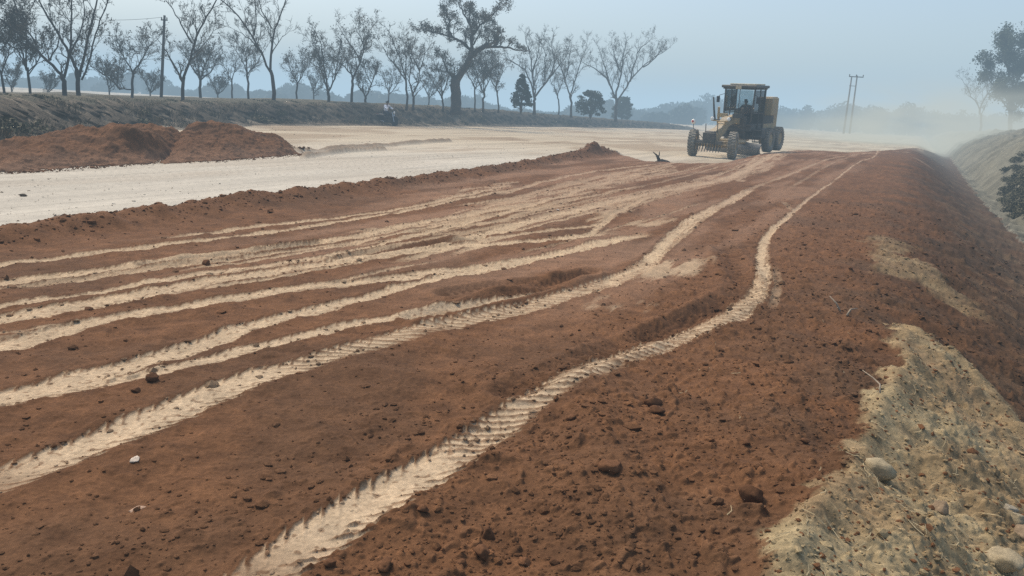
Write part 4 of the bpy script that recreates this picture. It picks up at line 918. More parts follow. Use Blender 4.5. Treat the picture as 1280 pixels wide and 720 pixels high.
def glass_mat():
    m = bpy.data.materials.new('cab_glass'); m.use_nodes = True; nt = m.node_tree; N = nt.nodes; L = nt.links
    N.remove(N['Principled BSDF']); out = N['Material Output']
    tr = N.new('ShaderNodeBsdfTransparent'); tr.inputs[0].default_value = (.82, .86, .87, 1)
    gl = N.new('ShaderNodeBsdfGlossy'); gl.inputs['Roughness'].default_value = .06; gl.inputs[0].default_value = (.9, .92, .95, 1)
    df = N.new('ShaderNodeBsdfDiffuse'); df.inputs[0].default_value = (.25, .23, .18, 1)
    no = N.new('ShaderNodeTexNoise'); no.inputs['Scale'].default_value = 3
    fr = N.new('ShaderNodeFresnel'); fr.inputs[0].default_value = 1.5
    m1 = N.new('ShaderNodeMixShader'); L.new(fr.outputs[0], m1.inputs[0]); L.new(tr.outputs[0], m1.inputs[1]); L.new(gl.outputs[0], m1.inputs[2])
    mr = N.new('ShaderNodeMapRange'); mr.inputs[3].default_value = .0; mr.inputs[4].default_value = .10; L.new(no.outputs['Fac'], mr.inputs[0])
    m2 = N.new('ShaderNodeMixShader'); L.new(mr.outputs[0], m2.inputs[0]); L.new(m1.outputs[0], m2.inputs[1]); L.new(df.outputs[0], m2.inputs[2])
    L.new(m2.outputs[0], out.inputs['Surface']); return m
GLASS = glass_mat()

def skinned(name, verts, edges, rad, m, parent=None, sub=2):
    me = bpy.data.meshes.new(name); me.from_pydata([tuple(v) for v in verts], edges, []); o = bpy.data.objects.new(name, me); C.objects.link(o)
    md = o.modifiers.new('skin', 'SKIN'); md.use_smooth_shade = True
    for i, r in enumerate(rad):
        sv = me.skin_vertices[0].data[i]; r2 = r if hasattr(r, '__len__') else (r, r); sv.radius = r2; sv.use_root = (i == 0)
    s2 = o.modifiers.new('sub', 'SUBSURF'); s2.levels = sub; s2.render_levels = sub
    dg = bpy.context.evaluated_depsgraph_get(); dg.update(); nm = bpy.data.meshes.new_from_object(o.evaluated_get(dg)); nm.name = name
    bpy.data.objects.remove(o); bpy.data.meshes.remove(me); nm.materials.clear()
    nm.polygons.foreach_set('use_smooth', [True]*len(nm.polygons)); return link(name, nm, m, parent)
def join_into(a, objs):
    """merge the mesh data of objs (same parent space) into object a"""
    import bmesh
    bm = bmesh.new(); bm.from_mesh(a.data)
    for o in objs: bm.from_mesh(o.data)
    bm.to_mesh(a.data); bm.free()
    for o in objs:
        d_ = o.data; bpy.data.objects.remove(o); bpy.data.meshes.remove(d_)
    a.data.polygons.foreach_set('use_smooth', [True]*len(a.data.polygons))

def person(name, label, loc, rotz, parent_rot, pose, shirt, hat=None, sc_=1.0):
    """seated person facing local +X; pelvis at the origin"""
    root = empty(name, loc, parent_rot); tag(root, label, 'person'); root.scale = (sc_,)*3
    J = pose
    keys = ['pel', 'bel', 'che', 'nec', 'hd0', 'hd1', 'shL', 'elL', 'wrL', 'paL', 'shR', 'elR', 'wrR', 'paR', 'hiL', 'knL', 'anL', 'toL', 'hiR', 'knR', 'anR', 'toR']
    ix = {k: i for i, k in enumerate(keys)}
    ed = [('pel', 'bel'), ('bel', 'che'), ('che', 'nec'), ('nec', 'hd0'), ('hd0', 'hd1'), ('che', 'shL'), ('shL', 'elL'), ('elL', 'wrL'), ('wrL', 'paL'), ('che', 'shR'), ('shR', 'elR'), ('elR', 'wrR'), ('wrR', 'paR'),
          ('pel', 'hiL'), ('hiL', 'knL'), ('knL', 'anL'), ('anL', 'toL'), ('pel', 'hiR'), ('hiR', 'knR'), ('knR', 'anR'), ('anR', 'toR')]
    rd = dict(pel=(.13, .11), bel=(.125, .10), che=(.145, .105), nec=.055, hd0=.075, hd1=.088, sh=.062, el=.043, wr=.028, pa=.036, hi=.088, kn=.058, an=.042, to=.036)
    radf = lambda k: rd.get(k, rd.get(k[:2]))
    body = skinned('body', [J[k] for k in keys], [(ix[a], ix[b_]) for a, b_ in ed], [radf(k) for k in keys], SKIN, root)
    ex = []
    for s in 'LR':
        pa = np.array(J['pa'+s]); wr = np.array(J['wr'+s]); f = pa-wr; f /= np.linalg.norm(f); sd = 1 if s == 'L' else -1
        lat = np.cross(f, [0, 0, 1.0]); lat /= np.linalg.norm(lat); dn = np.array([0, 0, -1.0])
        for i, (o_, l) in enumerate(((-.03, .075), (-.010, .085), (.010, .080), (.030, .062))):
            b0 = pa+lat*o_; p1 = b0+f*l*.55; p2 = p1+(f*.4+dn*.9)*l*.35; p3 = p2+(dn*.8-f*.5)*l*.3
            ex.append(skinned('finger', [b0, p1, p2, p3], [(0, 1), (1, 2), (2, 3)], [.010, .009, .0085, .007], SKIN, root, 1))
        t0 = pa-f*.03-lat*sd*.0-lat*.03*sd; ex.append(skinned('thumb', [t0, t0-lat*.03*sd+f*.02, t0-lat*.03*sd+f*.045+dn*.02], [(0, 1), (1, 2)], [.012, .010, .008], SKIN, root, 1))
    h0, h1 = np.array(J['hd0']), np.array(J['hd1']); hc = (h0+h1)/2; upv = (h1-h0)/np.linalg.norm(h1-h0); fw = np.array([1.0, 0, 0]); fw -= upv*fw.dot(upv); fw /= np.linalg.norm(fw); sdv = np.cross(upv, fw)
    ex.append(skinned('nose', [hc+fw*.08+upv*.012, hc+fw*.108-upv*.018, hc+fw*.085-upv*.028], [(0, 1), (1, 2)], [.010, .014, .012], SKIN, root, 1))
    for s in (-1, 1): ex.append(skinned('ear', [hc+sdv*s*.085-upv*.02, hc+sdv*s*.093+upv*.015], [(0, 1)], [(.010, .018), (.010, .02)], SKIN, root, 1))
    join_into(body, ex)
    for s in (-1, 1):
        e = MB(); e.lathe([(-.008, .002), (-.004, .010), (.004, .010), (.008, .002)], c=tuple(hc+fw*.088+sdv*s*.034+upv*.012), k=10); e.build('eye', HAIR, root, smooth=True)
    # clothes follow the same skeleton a little wider
    ks = ['pel', 'bel', 'che', 'shL', 'elL', 'shR', 'elR']; mL = [np.array(J['el'+s])*.15+np.array(J['wr'+s])*.85 for s in 'LR']; nb_ = np.array(J['che'])*.45+np.array(J['nec'])*.55
    vs = [J[k] for k in ks]+mL+[nb_]
    skinned('shirt', vs, [(0, 1), (1, 2), (2, 3), (3, 4), (4, 7), (2, 5), (5, 6), (6, 8), (2, 9)], [(.150, .13), (.150, .125), (.168, .13), .078, .062, .078, .062, .046, .046, .075], shirt, root)
    ks = ['pel', 'hiL', 'knL', 'anL', 'hiR', 'knR', 'anR']
    skinned('trousers', [J[k] for k in ks], [(0, 1), (1, 2), (2, 3), (0, 4), (4, 5), (5, 6)], [(.140, .12), .108, .078, .062, .108, .078, .062], TROU, root)
    sh = [skinned('shoe', [np.array(J['an'+s])+(0, 0, -.03), J['to'+s]], [(0, 1)], [.05, .042], BLK, root, 2) for s in 'LR']; sh[0].name = 'shoe'
    hv = [hc+upv*.055-fw*.025, hc+upv*.02-fw*.05, hc-upv*.03-fw*.05, hc+upv*.06+fw*.03]
    skinned('hair', hv, [(0, 1), (1, 2), (0, 3)], [.085, .083, .06, .062], HAIR if hat is None else hat, root)
    return root

# ------------------------------------------------------------------ motor grader
GP = P(889.5, 196.2, -.13)                           # ground point under the front axle
HEAD = R_(35); TILT = math.asin(.30/5.9)
gr = empty('motor_grader', (GP[0], GP[1], GP[2]), (TILT, 0, -HEAD))
gr.rotation_mode = 'XYZ'
tag(gr, 'dusty yellow motor grader with dark cab driving towards the viewer beyond the red fill', 'grader')
GS = 1.06; gr.scale = (GS, GS, GS)
def wheel(y, x, steer, R=.64, wd=.36, lean=0):
    rim = MB()
    sd = 1 if x > 0 else -1
    rim.lathe([(-.13, .34), (-.13, .31), (-.02, .27), (-.02, .10), (.05, .10), (.05, .27), (.13, .31), (.13, .34)], k=24)
    rim.lathe([(sd*.02, .11), (sd*.12, .10), (sd*.16, .06)], k=16)
    for j in range(8): a = j*math.pi/4; rim.lathe([(sd*.04, .02), (sd*.075, .02)], c=(0, .18*math.cos(a), .18*math.sin(a)), k=6)
    w_ = rim.build('wheel', YEL, gr, smooth=False); w_.location = (x, y, R); w_.rotation_euler = (0, lean, steer)
    t = MB(); h = wd/2
    t.lathe([(-h*.55, .335), (-h*.9, .36), (-h, .46), (-h*.98, .56), (-h*.82, R-.045), (-h*.4, R-.03), (h*.4, R-.03), (h*.82, R-.045), (h*.98, .56), (h, .46), (h*.9, .36), (h*.55, .335)], k=40)
    for j in range(26):
        a = j*2*math.pi/26
        for s in (-1, 1):
            aa = a+(math.pi/26 if s > 0 else 0); c = (s*h*.46, (R-.022)*math.cos(aa), (R-.022)*math.sin(aa)); t.box(c, (h*.98, .055, .055), rot=(aa-math.pi/2+math.pi/2, 0, s*.0))
    t.build('tyre', RUB, w_, smooth=False)
    return w_
wheel(0, -1.02, R_(12)); wheel(0, 1.02, R_(12))
for x in (-1.03, 1.03):
    for y in (5.1, 6.65): wheel(y, x, 0)
b = MB(); b.tube([(-.86, 0, .62), (-.3, 0, .60), (.3, 0, .60), (.86, 0, .62)], [.10, .13, .13, .10], 10); b.box((0, 0, .72), (1.35, .26, .16))
for s in (-1, 1): b.box((s*.80, 0, .66), (.14, .24, .34)); b.tube([(s*.78, -.16, .62), (-s*.1, -.18, .60)], .035, 6)
b.build('front_axle', YEL, gr, bevel=.01)
# gooseneck main beam
b = MB()
prof_ = [(-.42, .78), (-.42, 1.12), (-.15, 1.30), (.5, 1.42), (1.3, 1.86), (2.4, 1.98), (3.3, 1.90), (3.3, 1.42), (2.4, 1.56), (1.5, 1.46), (.8, 1.02), (.2, .80)]
b.prism(prof_, -.19, .19); b.build('main_beam', YEL, gr, bevel=.02)
b = MB(); b.box((0, -.52, .98), (.62, .20, .46)); b.box((0, -.40, 1.22), (.50, .30, .10)); b.build('nose_block', DKM, gr, bevel=.02)
b = MB()
for x in np.linspace(-.58, .58, 9): b.tube([(x, -.50, .74), (x, -.52, .50), (x, -.66, .28)], [.04, .035, .015], 4)
b.box((0, -.50, .74), (1.35, .14, .14)); b.build('scarifier', DKM, gr)
# head lamps and front posts
for s in (-1, 1):
    b = MB(); b.lathe([(-.07, .05), (-.04, .10), (.05, .11), (.07, .10)], c=(s*.42, .78, 1.82), k=16, axis='y'); o = b.build('headlight', BLK, gr, smooth=True)
    b = MB(); b.lathe([(-.085, .02), (-.075, .09), (-.065, .10)], c=(s*.42, .78, 1.82), k=16, axis='y'); b.build('lens', LENS, o, smooth=True)
b = MB(); b.tube([(-.42, .80, 1.74), (0, .82, 1.70), (.42, .80, 1.74)], .035, 6); b.tube([(-.2, .9, 1.5), (-.2, .82, 1.7)], .03, 5); b.tube([(.2, .9, 1.5), (.2, .82, 1.7)], .03, 5); b.build('lamp_bar', YEL, gr)
for s in (-1, 1):
    b = MB(); b.tube([(s*.30, -.3, 1.2), (s*.30, -.34, 1.62)], .022, 5); b.build('marker_post', DKM, gr)
b = MB(); b.tube([(-.5, -.1, .9), (-1.02, -.14, 1.35), (-1.02, -.16, 1.62)], .018, 5); pst = b.build('side_marker', DKM, gr)
b = MB(); b.lathe([(-.02, .02), (-.015, .12), (.015, .12), (.02, .02)], c=(-1.02, -.19, 1.66), k=18, axis='y'); b.build('marker_disc', LENS, pst, smooth=True)
b = MB(); b.lathe([(-.03, .015), (-.027, .06), (-.022, .06)], c=(-1.05, -.19, 1.68), k=14, axis='y'); b.build('red_reflector', REDL, pst, smooth=True)
# drawbar, circle, blade
b = MB(); b.tube([(0, -.2, .66), (.0, .6, .62), (-.75, 2.35, .66)], [.09, .08, .08], 6); b.tube([(0, .6, .62), (.75, 2.35, .66)], .08, 6); b.tube([(-.8, 2.35, .70), (.8, 2.35, .70)], .07, 6); b.build('drawbar', YEL, gr)
b = MB(); n_ = 36
for j in range(n_):
    a0, a1 = j*2*math.pi/n_, (j+1)*2*math.pi/n_; b.tube([(.70*math.cos(a0), 2.5+.70*math.sin(a0), .58), (.70*math.cos(a1), 2.5+.70*math.sin(a1), .58)], .05, 5, cap=False)
b.build('turning_circle', DKM, gr)
b = MB(); cur = [(-.10+.22*((t-.5)**2)*4*.5, .06+.60*t) for t in np.linspace(0, 1, 9)]; pf = [(a, z) for a, z in cur]+[(a+.035, z) for a, z in reversed(cur)]
b.prism(pf, -1.85, 1.85); bl = b.build('blade', STEEL, gr); bl.location = (0, 2.75, -.02); bl.rotation_euler = (0, 0, R_(-22))
b = MB(); b.box((0, .03, .10), (3.74, .03, .16)); b.build('cutting_edge', DKM, bl); 
for s in (-1, 1):
    b = MB(); b.box((s*.7, .12, .40), (.12, .34, .5)); b.build('blade_bracket', DKM, bl)
for s in (-1, 1):
    b = MB(); b.tube([(s*.62, 1.95, 2.35), (s*.66, 2.15, 1.45)], .065, 8); b.tube([(s*.66, 2.15, 1.45), (s*.70, 2.35, .72)], .035, 6); b.box((s*.40, 1.98, 1.95), (.5, .22, .2)); b.build('lift_cylinder', DKM if s > 0 else YEL, gr)
b = MB(); b.tube([(-.52, 1.3, 1.7), (-.60, 1.25, 2.3), (-.66, 1.22, 2.85)], [.055, .045, .035], 6); b.box((-.45, 1.35, 1.72), (.5, .12, .10)); b.build('lift_arm', DKM, gr)
# cab
cx, y0, y1, z0, z1 = .78, 3.05, 4.65, 1.25, 3.30
b = MB(); b.box((0, 3.85, 1.30), (1.5, 1.7, .30)); b.box((0, 3.0, 1.62), (1.0, .14, .55)); b.box((0, 3.75, 1.47), (1.56, 1.62, .08)); cab = b.build('cab', DKM, gr, bevel=.015)
b = MB()
for s in (-1, 1):
    b.tube([(s*.62, y0+.1, z0), (s*.74, y0-.06, 2.1), (s*cx, y0+.02, z1)], .048, 5); b.tube([(s*cx, y1, z0), (s*cx, y1, z1)], .05, 5); b.tube([(s*cx, 3.9, z0), (s*cx, 3.9, z1)], .035, 5)
    b.tube([(s*cx, y0, 2.05), (s*cx, y1, 2.05)], .028, 5)
    b.tube([(s*cx, y0, z1-.02), (s*cx, y1, z1-.02)], .05, 5)
b.tube([(-cx, y0, z1-.02), (cx, y0, z1-.02)], .05, 5); b.tube([(-cx, y1, z1-.02), (cx, y1, z1-.02)], .05, 5); b.tube([(0, y0-.04, 1.9), (0, y0, z1)], .022, 5)
b.tube([(-.7, y1, 2.2), (.7, y1, 2.2)], .04, 5); b.box((0, y1, 1.75), (1.5, .05, .9)); b.build('pillar_frame', DKM, cab)
b = MB(); b.box((0, 3.82, 3.38), (1.86, 2.0, .14)); b.box((0, 3.82, 3.28), (1.74, 1.86, .07)); b.build('roof', DKM, cab, bevel=.03)
b = MB(); b.box((.05, 3.95, 3.49), (1.35, 1.5, .07)); b.build('roof_cover', TARP, cab, bevel=.02)
b = MB(); b.box((0, 2.80, 3.33), (.30, .05, .14)); b.build('roof_plate', TARP, cab)
b = MB()
for s in (-1, 1):
    b.box((s*(cx-.01), 3.5, 2.66), (.012, .70, 1.10)); b.box((s*(cx-.01), 4.28, 2.66), (.012, .68, 1.10))
b.box((-.37, y0-.01, 2.62), (.66, .012, 1.22)); b.box((.37, y0-.01, 2.62), (.66, .012, 1.22)); b.box((0, y1+.03, 2.72), (1.42, .012, .9)); b.build('window_glass', GLASS, cab)
b = MB(); b.box((0, 4.1, 1.78), (.5, .5, .14)); b.box((0, 4.34, 2.12), (.48, .12, .62)); b.tube([(0, 4.1, 1.45), (0, 4.1, 1.75)], .08, 8); b.build('seat', BLK, cab, bevel=.03)
b = MB(); b.box((0, 3.32, 1.75), (.34, .20, .62), taper=.7)
for j in range(14):
    a0, a1 = j*2*math.pi/14, (j+1)*2*math.pi/14; b.tube([(.19*math.cos(a0), 3.52+.08*math.sin(a0), 2.16+.17*math.sin(a0)), (.19*math.cos(a1), 3.52+.08*math.sin(a1), 2.16+.17*math.sin(a1))], .016, 4, cap=False)
b.tube([(0, 3.34, 1.98), (0, 3.52, 2.16)], .03, 5); b.build('steering_column', BLK, cab)
for s in (-1, 1):
    b = MB(); b.tube([(s*.80, 3.0, 3.0), (s*1.0, 2.86, 2.92), (s*1.04, 2.84, 2.85)], .015, 5); o = b.build('mirror', BLK, cab)
    b = MB(); b.box((s*1.05, 2.84, 2.72), (.17, .05, .32)); b.build('mirror_head', BLK, o, bevel=.02)
b = MB(); 
for k_ in range(3): b.box((.98, 3.35, .62+.3*k_), (.30, .34, .04))
b.tube([(.84, 3.2, .6), (.84, 3.2, 1.35)], .02, 4); b.tube([(.84, 3.5, .6), (.84, 3.5, 1.35)], .02, 4); b.build('steps', DKM, gr)
for s in (-1, 1):
    b = MB(); b.box((s*.93, 4.1, 1.02), (.36, .75, .52)); b.build('side_tank', DKM, gr, bevel=.03)
# rear: engine hood, tandems
b = MB(); b.prism([(4.75, 1.15), (4.75, 2.20), (5.2, 2.28), (7.3, 2.16), (7.55, 1.95), (7.55, 1.05)], -.60, .60); hd = b.build('engine_hood', YEL, gr, bevel=.04)
for s in (-1, 1):
    b = MB(); b.box((s*.603, 6.1, 1.75), (.012, 1.64, .60))
    for j in range(9): b.box((s*.612, 5.4+.18*j, 1.75), (.012, .10, .55))
    b.build('hood_grille', DKM, hd)
b = MB(); b.box((.66, 5.35, 2.38), (.98, 1.0, .90)); b.box((.66, 5.35, 2.85), (.90, .9, .06)); b.build('rear_box', YEL, gr, bevel=.04)
b = MB(); b.tube([(-.2, 5.9, 2.2), (-.2, 5.9, 2.85), (-.2, 6.05, 2.98)], .055, 8); b.build('exhaust_pipe', DKM, gr)
b = MB(); b.lathe([(2.15, .09), (2.55, .09), (2.55, .17), (2.75, .17), (2.80, .05)], c=(.1, 6.5, 0), k=14, axis='z'); b.build('air_cleaner', BLK, gr)
for s in (-1, 1):
    b = MB(); b.prism([(4.75, .62), (4.9, .90), (5.88, 1.02), (6.85, .90), (7.0, .62), (6.85, .40), (4.9, .40)], s*.62, s*.84); b.build('tandem_case', YEL, gr, bevel=.02)
b = MB(); b.box((0, 5.9, .82), (1.25, .7, .5)); b.box((0, 4.3, 1.05), (.7, 1.6, .4)); b.build('rear_frame', DKM, gr, bevel=.02)
b = MB(); b.box((0, 7.85, .85), (1.9, .22, .22)); b.box((0, 7.65, 1.1), (.5, .35, .3))
for x in (-.7, 0, .7): b.tube([(x, 7.95, .95), (x, 8.02, .60), (x, 8.0, .40)], [.05, .045, .02], 4)
b.build('ripper', DKM, gr)
def local(o, v):
    bpy.context.view_layer.update(); return o.matrix_world @ Vector(v)
POSE = dict(pel=(0, 0, 0), bel=(.02, 0, .17), che=(.05, 0, .36), nec=(.07, 0, .52), hd0=(.09, 0, .62), hd1=(.10, 0, .72), shL=(.05, .19, .45), elL=(.20, .27, .24), wrL=(.42, .20, .30), paL=(.49, .19, .31),
            shR=(.05, -.19, .45), elR=(.20, -.27, .24), wrR=(.42, -.20, .30), paR=(.49, -.19, .31), hiL=(.03, .09, -.02), knL=(.43, .15, .04), anL=(.50, .15, -.36), toL=(.63, .15, -.41), hiR=(.03, -.09, -.02), knR=(.43, -.15, .04), anR=(.50, -.15, -.36), toR=(.63, -.15, -.41))
person('person', 'driver in dark clothes seated at the wheel inside the grader cab', local(gr, (0, 4.12, 1.97)), 0, (0, 0, -HEAD-math.pi/2), POSE, SHIRT2)

# ------------------------------------------------------------------ motorcycle and rider
MP = P(484.5, 157.0, -.15); MZ = gz(MP[0], MP[1])
MH = R_(-32)                                       # front wheel to the right and a little towards the viewer
mc = empty('motorcycle', (MP[0], MP[1], MZ), (0, 0, MH)); tag(mc, 'small dark motorcycle standing on the pale ground in front of the bank', 'motorcycle'); mc.scale = (1.22, 1.22, 1.22)
def mwheel(x):
    r = MB(); r.lathe([(-.02, .235), (-.02, .215), (.02, .215), (.02, .235)], k=28, axis='y'); r.lathe([(-.06, .03), (-.05, .06), (.05, .06), (.06, .03)], k=12, axis='y')
    for j in range(10): a = j*2*math.pi/10; r.tube([(.05*math.cos(a), 0, .05*math.sin(a)), (.22*math.cos(a+.15), 0, .22*math.sin(a+.15))], .006, 4)
    w_ = r.build('wheel', DKM, mc); w_.location = (x, 0, .30)
    t = MB(); t.lathe([(-.035, .235), (-.045, .262), (-.03, .292), (0, .30), (.03, .292), (.045, .262), (.035, .235)], k=32, axis='y'); t.build('tyre', BLK, w_, smooth=True)
mwheel(-.62); mwheel(.63)
b = MB(); b.tube([(.63, -.07, .30), (.50, -.07, .72), (.44, -.07, .92)], .022, 6); b.tube([(.63, .07, .30), (.50, .07, .72), (.44, .07, .92)], .022, 6); b.build('fork', CHROME, mc)
b = MB(); b.tube([(.42, 0, .86), (.1, 0, .66), (-.35, 0, .66), (-.62, 0, .70)], .03, 6); b.tube([(.42, 0, .80), (.25, 0, .36), (-.12, 0, .28), (-.20, 0, .62)], .024, 6)
for s in (-1, 1): b.tube([(-.15, s*.09, .34), (-.62, s*.09, .30)], .022, 5); b.tube([(-.62, s*.10, .32), (-.50, s*.10, .66)], .022, 5); b.tube([(.02, s*.10, .30), (.02, s*.27, .28)], .016, 5)
b.build('frame', DKM, mc)
b = MB(); b.box((.04, 0, .42), (.46, .34, .38)); b.tube([(.12, 0, .5), (.17, 0, .66)], .08, 8); b.build('engine', DKM, mc, bevel=.02)
tk = skinned('fuel_tank', [(.02, 0, .74), (.18, 0, .79), (.34, 0, .80)], [(0, 1), (1, 2)], [(.09, .10), (.13, .12), (.09, .08)], BLK, mc)
b = MB(); b.prism([(-.78, .80), (-.30, .76), (.02, .76), (.04, .70), (-.35, .67), (-.78, .72)], -.12, .12); se = b.build('seat', BLK, mc, bevel=.03); se.rotation_euler = (0, 0, -math.pi/2); 
b = MB(); b.prism([(-.88, .74), (-.86, .52), (-.35, .34), (-.15, .34), (-.10, .70)], -.15, .15); sp_ = b.build('side_panel', BLK, mc, bevel=.02); sp_.rotation_euler = (0, 0, -math.pi/2)
b = MB(); b.tube([(.36, .36, 1.02), (.42, .18, 1.05), (.45, 0, .98), (.42, -.18, 1.05), (.36, -.36, 1.02)], .014, 6); hb = b.build('handlebar', DKM, mc)
for s in (-1, 1):
    b = MB(); b.tube([(.40, s*.25, 1.05), (.43, s*.30, 1.22)], .007, 4); b.box((.43, s*.31, 1.26), (.03, .12, .07)); b.build('mirror', BLK, mc)
b = MB(); b.lathe([(.44, .05), (.48, .09), (.56, .10)], c=(0, 0, .90), k=16, axis='x'); hl = b.build('headlight', BLK, mc, smooth=True)
b = MB(); b.lathe([(.56, .095), (.575, .085), (.58, .02)], c=(0, 0, .90), k=16, axis='x'); b.build('lens', LENS, hl, smooth=True)
b = MB(); pts = [(.63+.34*math.cos(a), 0, .30+.34*math.sin(a)) for a in np.linspace(.35, 2.6, 8)]
for p0, p1 in zip(pts[:-1], pts[1:]): b.tube([p0, p1], .045, 5)
b.build('front_mudguard', BLK, mc)
b = MB(); pts = [(-.62+.35*math.cos(a), 0, .30+.35*math.sin(a)) for a in np.linspace(.9, 3.2, 8)]
for p0, p1 in zip(pts[:-1], pts[1:]): b.tube([p0, p1], .05, 5)
b.build('rear_mudguard', BLK, mc)
b = MB(); b.box((-.96, 0, .62), (.03, .22, .16)); b.build('number_plate', SHIRT, mc); b = MB(); b.box((-.90, 0, .74), (.06, .12, .07)); b.build('tail_light', REDL, mc, bevel=.01)
b = MB(); b.tube([(.1, -.12, .32), (-.2, -.14, .28), (-.72, -.16, .36)], [.02, .035, .04], 8); b.build('exhaust_pipe', CHROME, mc)
bpy.context.view_layer.update()
RP = dict(pel=(0, 0, 0), bel=(.03, 0, .18), che=(.09, 0, .37), nec=(.13, 0, .53), hd0=(.155, 0, .63), hd1=(.17, 0, .73), shL=(.10, .19, .46), elL=(.30, .30, .27), wrL=(.49, .31, .235), paL=(.56, .30, .225),
          shR=(.10, -.19, .46), elR=(.30, -.30, .27), wrR=(.49, -.31, .235), paR=(.56, -.30, .225), hiL=(.02, .09, -.01), knL=(.42, .19, -.10), anL=(.26, .22, -.50), toL=(.40, .23, -.55), hiR=(.02, -.09, -.01), knR=(.42, -.19, -.10), anR=(.26, -.22, -.50), toR=(.40, -.23, -.55))
person('person', 'dark haired rider in a pale shirt and dark trousers sitting on the motorcycle', local(mc, (-.20, 0, .90)), 0, (0, 0, MH), RP, SHIRT, sc_=1.15)

# ------------------------------------------------------------------ poles and wire
WOOD = mat('weathered_wood', (.06, .05, .045), .9, var=.35, scale=6, bump=.3)
CONC = mat('old_concrete', (.13, .12, .11), .9, var=.2, scale=3)
d0 = 64; a = W(201, 124, d0); t_ = W(205, 19, d0); t_[1] += .1; bz = a-np.array([0, 0, .3])
pr = empty('utility_pole', bz); tag(pr, 'dark slightly leaning wooden pole among the bare trees at left', 'pole')
b = MB(); b.tube([(0, 0, 0), tuple((t_-bz)*.5), tuple(t_-bz)], [.13, .115, .09], 8); b.build('shaft', WOOD, pr, smooth=True)
tt = t_-bz; b = MB(); b.box((tt[0], tt[1]-.08, tt[2]-.35), (.5, .08, .09)); b.build('crossarm', WOOD, pr)
for x in (-.2, .2):
    b = MB(); b.lathe([(0, .03), (.06, .05), (.12, .05), (.16, .02)], c=(tt[0]+x, tt[1]-.08, tt[2]-.30), k=8, axis='z'); b.build('insulator', CONC, pr, smooth=True)
e0 = W(-40, 2, 50); s0 = np.array([t_[0]-.2, t_[1]-.08, t_[2]-.16]); pts = [s0*(1-k)+e0*k-np.array([0, 0, .55*4*k*(1-k)]) for k in np.linspace(0, 1, 14)]
b = MB(); b.tube([tuple(p-s0) for p in pts], .012, 4); wr = b.build('overhead_wire', DKM); wr.location = tuple(s0); tag(wr, 'thin wire sagging leftwards from the top of the wooden pole', 'wire')
d0 = 128; A = W(1055, 163, d0); B_ = W(1062.5, 163, d0+.2); TA = W(1064.7, 95.5, d0); TB = W(1071.5, 94.5, d0+.2)
pr = empty('twin_pole', A); tag(pr, 'pair of tall slim power poles leaning right, joined by a short crossbar on top', 'power pole')
for p0, p1 in ((A, TA), (B_, TB)):
    b = MB(); b.tube([tuple(p0-A-np.array([0, 0, .5])), tuple(p1-A)], [.17, .10], 8); b.build('shaft', CONC, pr, smooth=True)
b = MB(); c = (TA+TB)/2-A; b.box((c[0]+.25, c[1]-.1, c[2]-.12), (2.2, .12, .14)); b.build('crossarm', DKM, pr); b = MB(); b.box((c[0]-.15, c[1]-.1, c[2]-1.5), (1.0, .08, .08)); b.build('brace', DKM, pr)
for x in (-.8, .25, 1.3):
    b = MB(); b.lathe([(0, .05), (.12, .09), (.22, .09), (.30, .03)], c=(c[0]+x, c[1]-.1, c[2]-.05), k=8, axis='z'); b.build('insulator', CONC, pr, smooth=True)

# ------------------------------------------------------------------ small debris
q = P(823, 199, 0); zz = gz(q[0], q[1])
o = empty('broken_branch', (q[0], q[1], zz)); tag(o, 'dark broken root stump with an upturned stub on the edge of the red fill', 'branch')
b = MB(); b.tube([(.10, 0, -.02), (.0, 0, .18), (-.10, 0, .34), (-.26, .02, .46)], [.10, .07, .04, .015], 7); b.tube([(-.02, 0, .2), (.03, .05, .38), (.02, .05, .50)], [.035, .025, .01], 5); b.build('stub', BARK, o, smooth=True)
b = MB(); b.tube([(-.12, 0, .02), (.15, 0, .08), (.42, .1, .04), (.60, .15, .0)], [.05, .11, .09, .03], 7); b.build('root', BARK, o, smooth=True)
TWG = mat('pale_dry_twig', (.30, .24, .17), .9, var=.3, scale=20)
def twig(label, px, py, pts, r=.006):
    p = seat_on(px, py); zz = gz(p[0], p[1]); b = MB(); b.tube([(x, y, z) for x, y, z in pts], [r*1.2]+[r]*(len(pts)-2)+[r*.4], 5); o = b.build('twig', TWG, smooth=True); o.location = (p[0], p[1], zz+.012); tag(o, label, 'twig')
twig('thin pale bent twig on the yellow soil near its left edge', 1096, 515, [(0, 0, -.02), (.02, .06, .03), (.0, .13, .05), (-.05, .19, .08)])
twig('short pale stick on the red slope above the yellow soil', 1058, 398, [(0, 0, 0), (.05, .05, .05), (.12, .07, .06)], .009)
twig('forked looking dry stick among the clods above the yellow soil', 1050, 392, [(0, 0, 0), (-.03, .05, .07), (-.09, .09, .13)], .009)

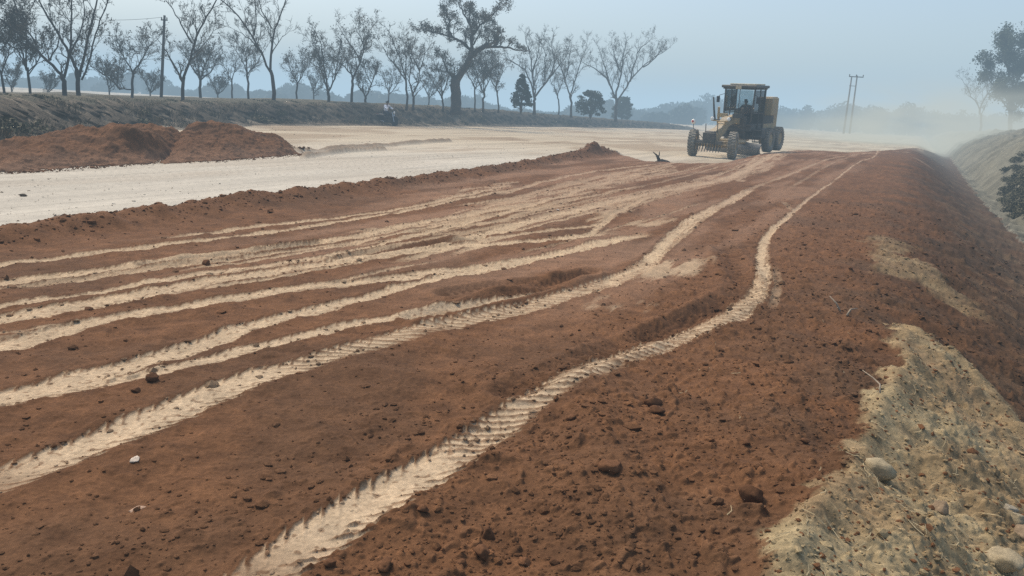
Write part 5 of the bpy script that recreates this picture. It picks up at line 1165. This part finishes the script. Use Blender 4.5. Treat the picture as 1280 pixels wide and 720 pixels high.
# ------------------------------------------------------------------ dust
def dust(name, c, size, dens, lum, seed, step=1.2, fall=1.0, nscale=4.0):
    m, ab, em = glow_air(name+'_air', dens, lum); nt = m.node_tree; N = nt.nodes; L = nt.links
    tc = N.new('ShaderNodeTexCoord'); no = N.new('ShaderNodeTexNoise'); no.inputs['Scale'].default_value = nscale; no.inputs['Detail'].default_value = 3; no.noise_dimensions = '4D'; no.inputs['W'].default_value = seed
    L.new(tc.outputs['Object'], no.inputs['Vector'])
    ln = N.new('ShaderNodeVectorMath'); ln.operation = 'LENGTH'; L.new(tc.outputs['Object'], ln.inputs[0])
    a = N.new('ShaderNodeMapRange'); a.inputs[1].default_value = 1.0; a.inputs[2].default_value = .1; a.inputs[3].default_value = 0; a.inputs[4].default_value = 1; a.interpolation_type = 'SMOOTHSTEP'; L.new(ln.outputs['Value'], a.inputs[0])
    c2 = N.new('ShaderNodeMapRange'); c2.inputs[1].default_value = .36; c2.inputs[2].default_value = .66; L.new(no.outputs['Fac'], c2.inputs[0])
    mu = N.new('ShaderNodeMath'); mu.operation = 'MULTIPLY'; L.new(a.outputs[0], mu.inputs[0]); L.new(c2.outputs[0], mu.inputs[1])
    m2 = N.new('ShaderNodeMath'); m2.operation = 'MULTIPLY'; m2.inputs[1].default_value = dens; L.new(mu.outputs[0], m2.inputs[0])
    L.new(m2.outputs[0], ab.inputs['Density']); L.new(m2.outputs[0], em.inputs['Strength'])  # dust glows in step with its density instead of scattering sunlight
    import bmesh
    bm = bmesh.new(); bmesh.ops.create_icosphere(bm, subdivisions=4, radius=1.0); me = bpy.data.meshes.new(name); bm.to_mesh(me); bm.free()
    o = link(name, me, m); o.location = c; o.scale = size; m.cycles.volume_sampling = 'DISTANCE'
    tag(o, kind='stuff'); return o
DL = (.58, .575, .475)
c = W(1200, 160, 112); dust('dust_cloud', (c[0], c[1], 1.0), (30, 24, 10), .13, DL, 1.3)
c = W(1020, 174, 66); dust('dust_haze', (c[0], c[1], .3), (15, 8, 3.2), .07, DL, 4.1)
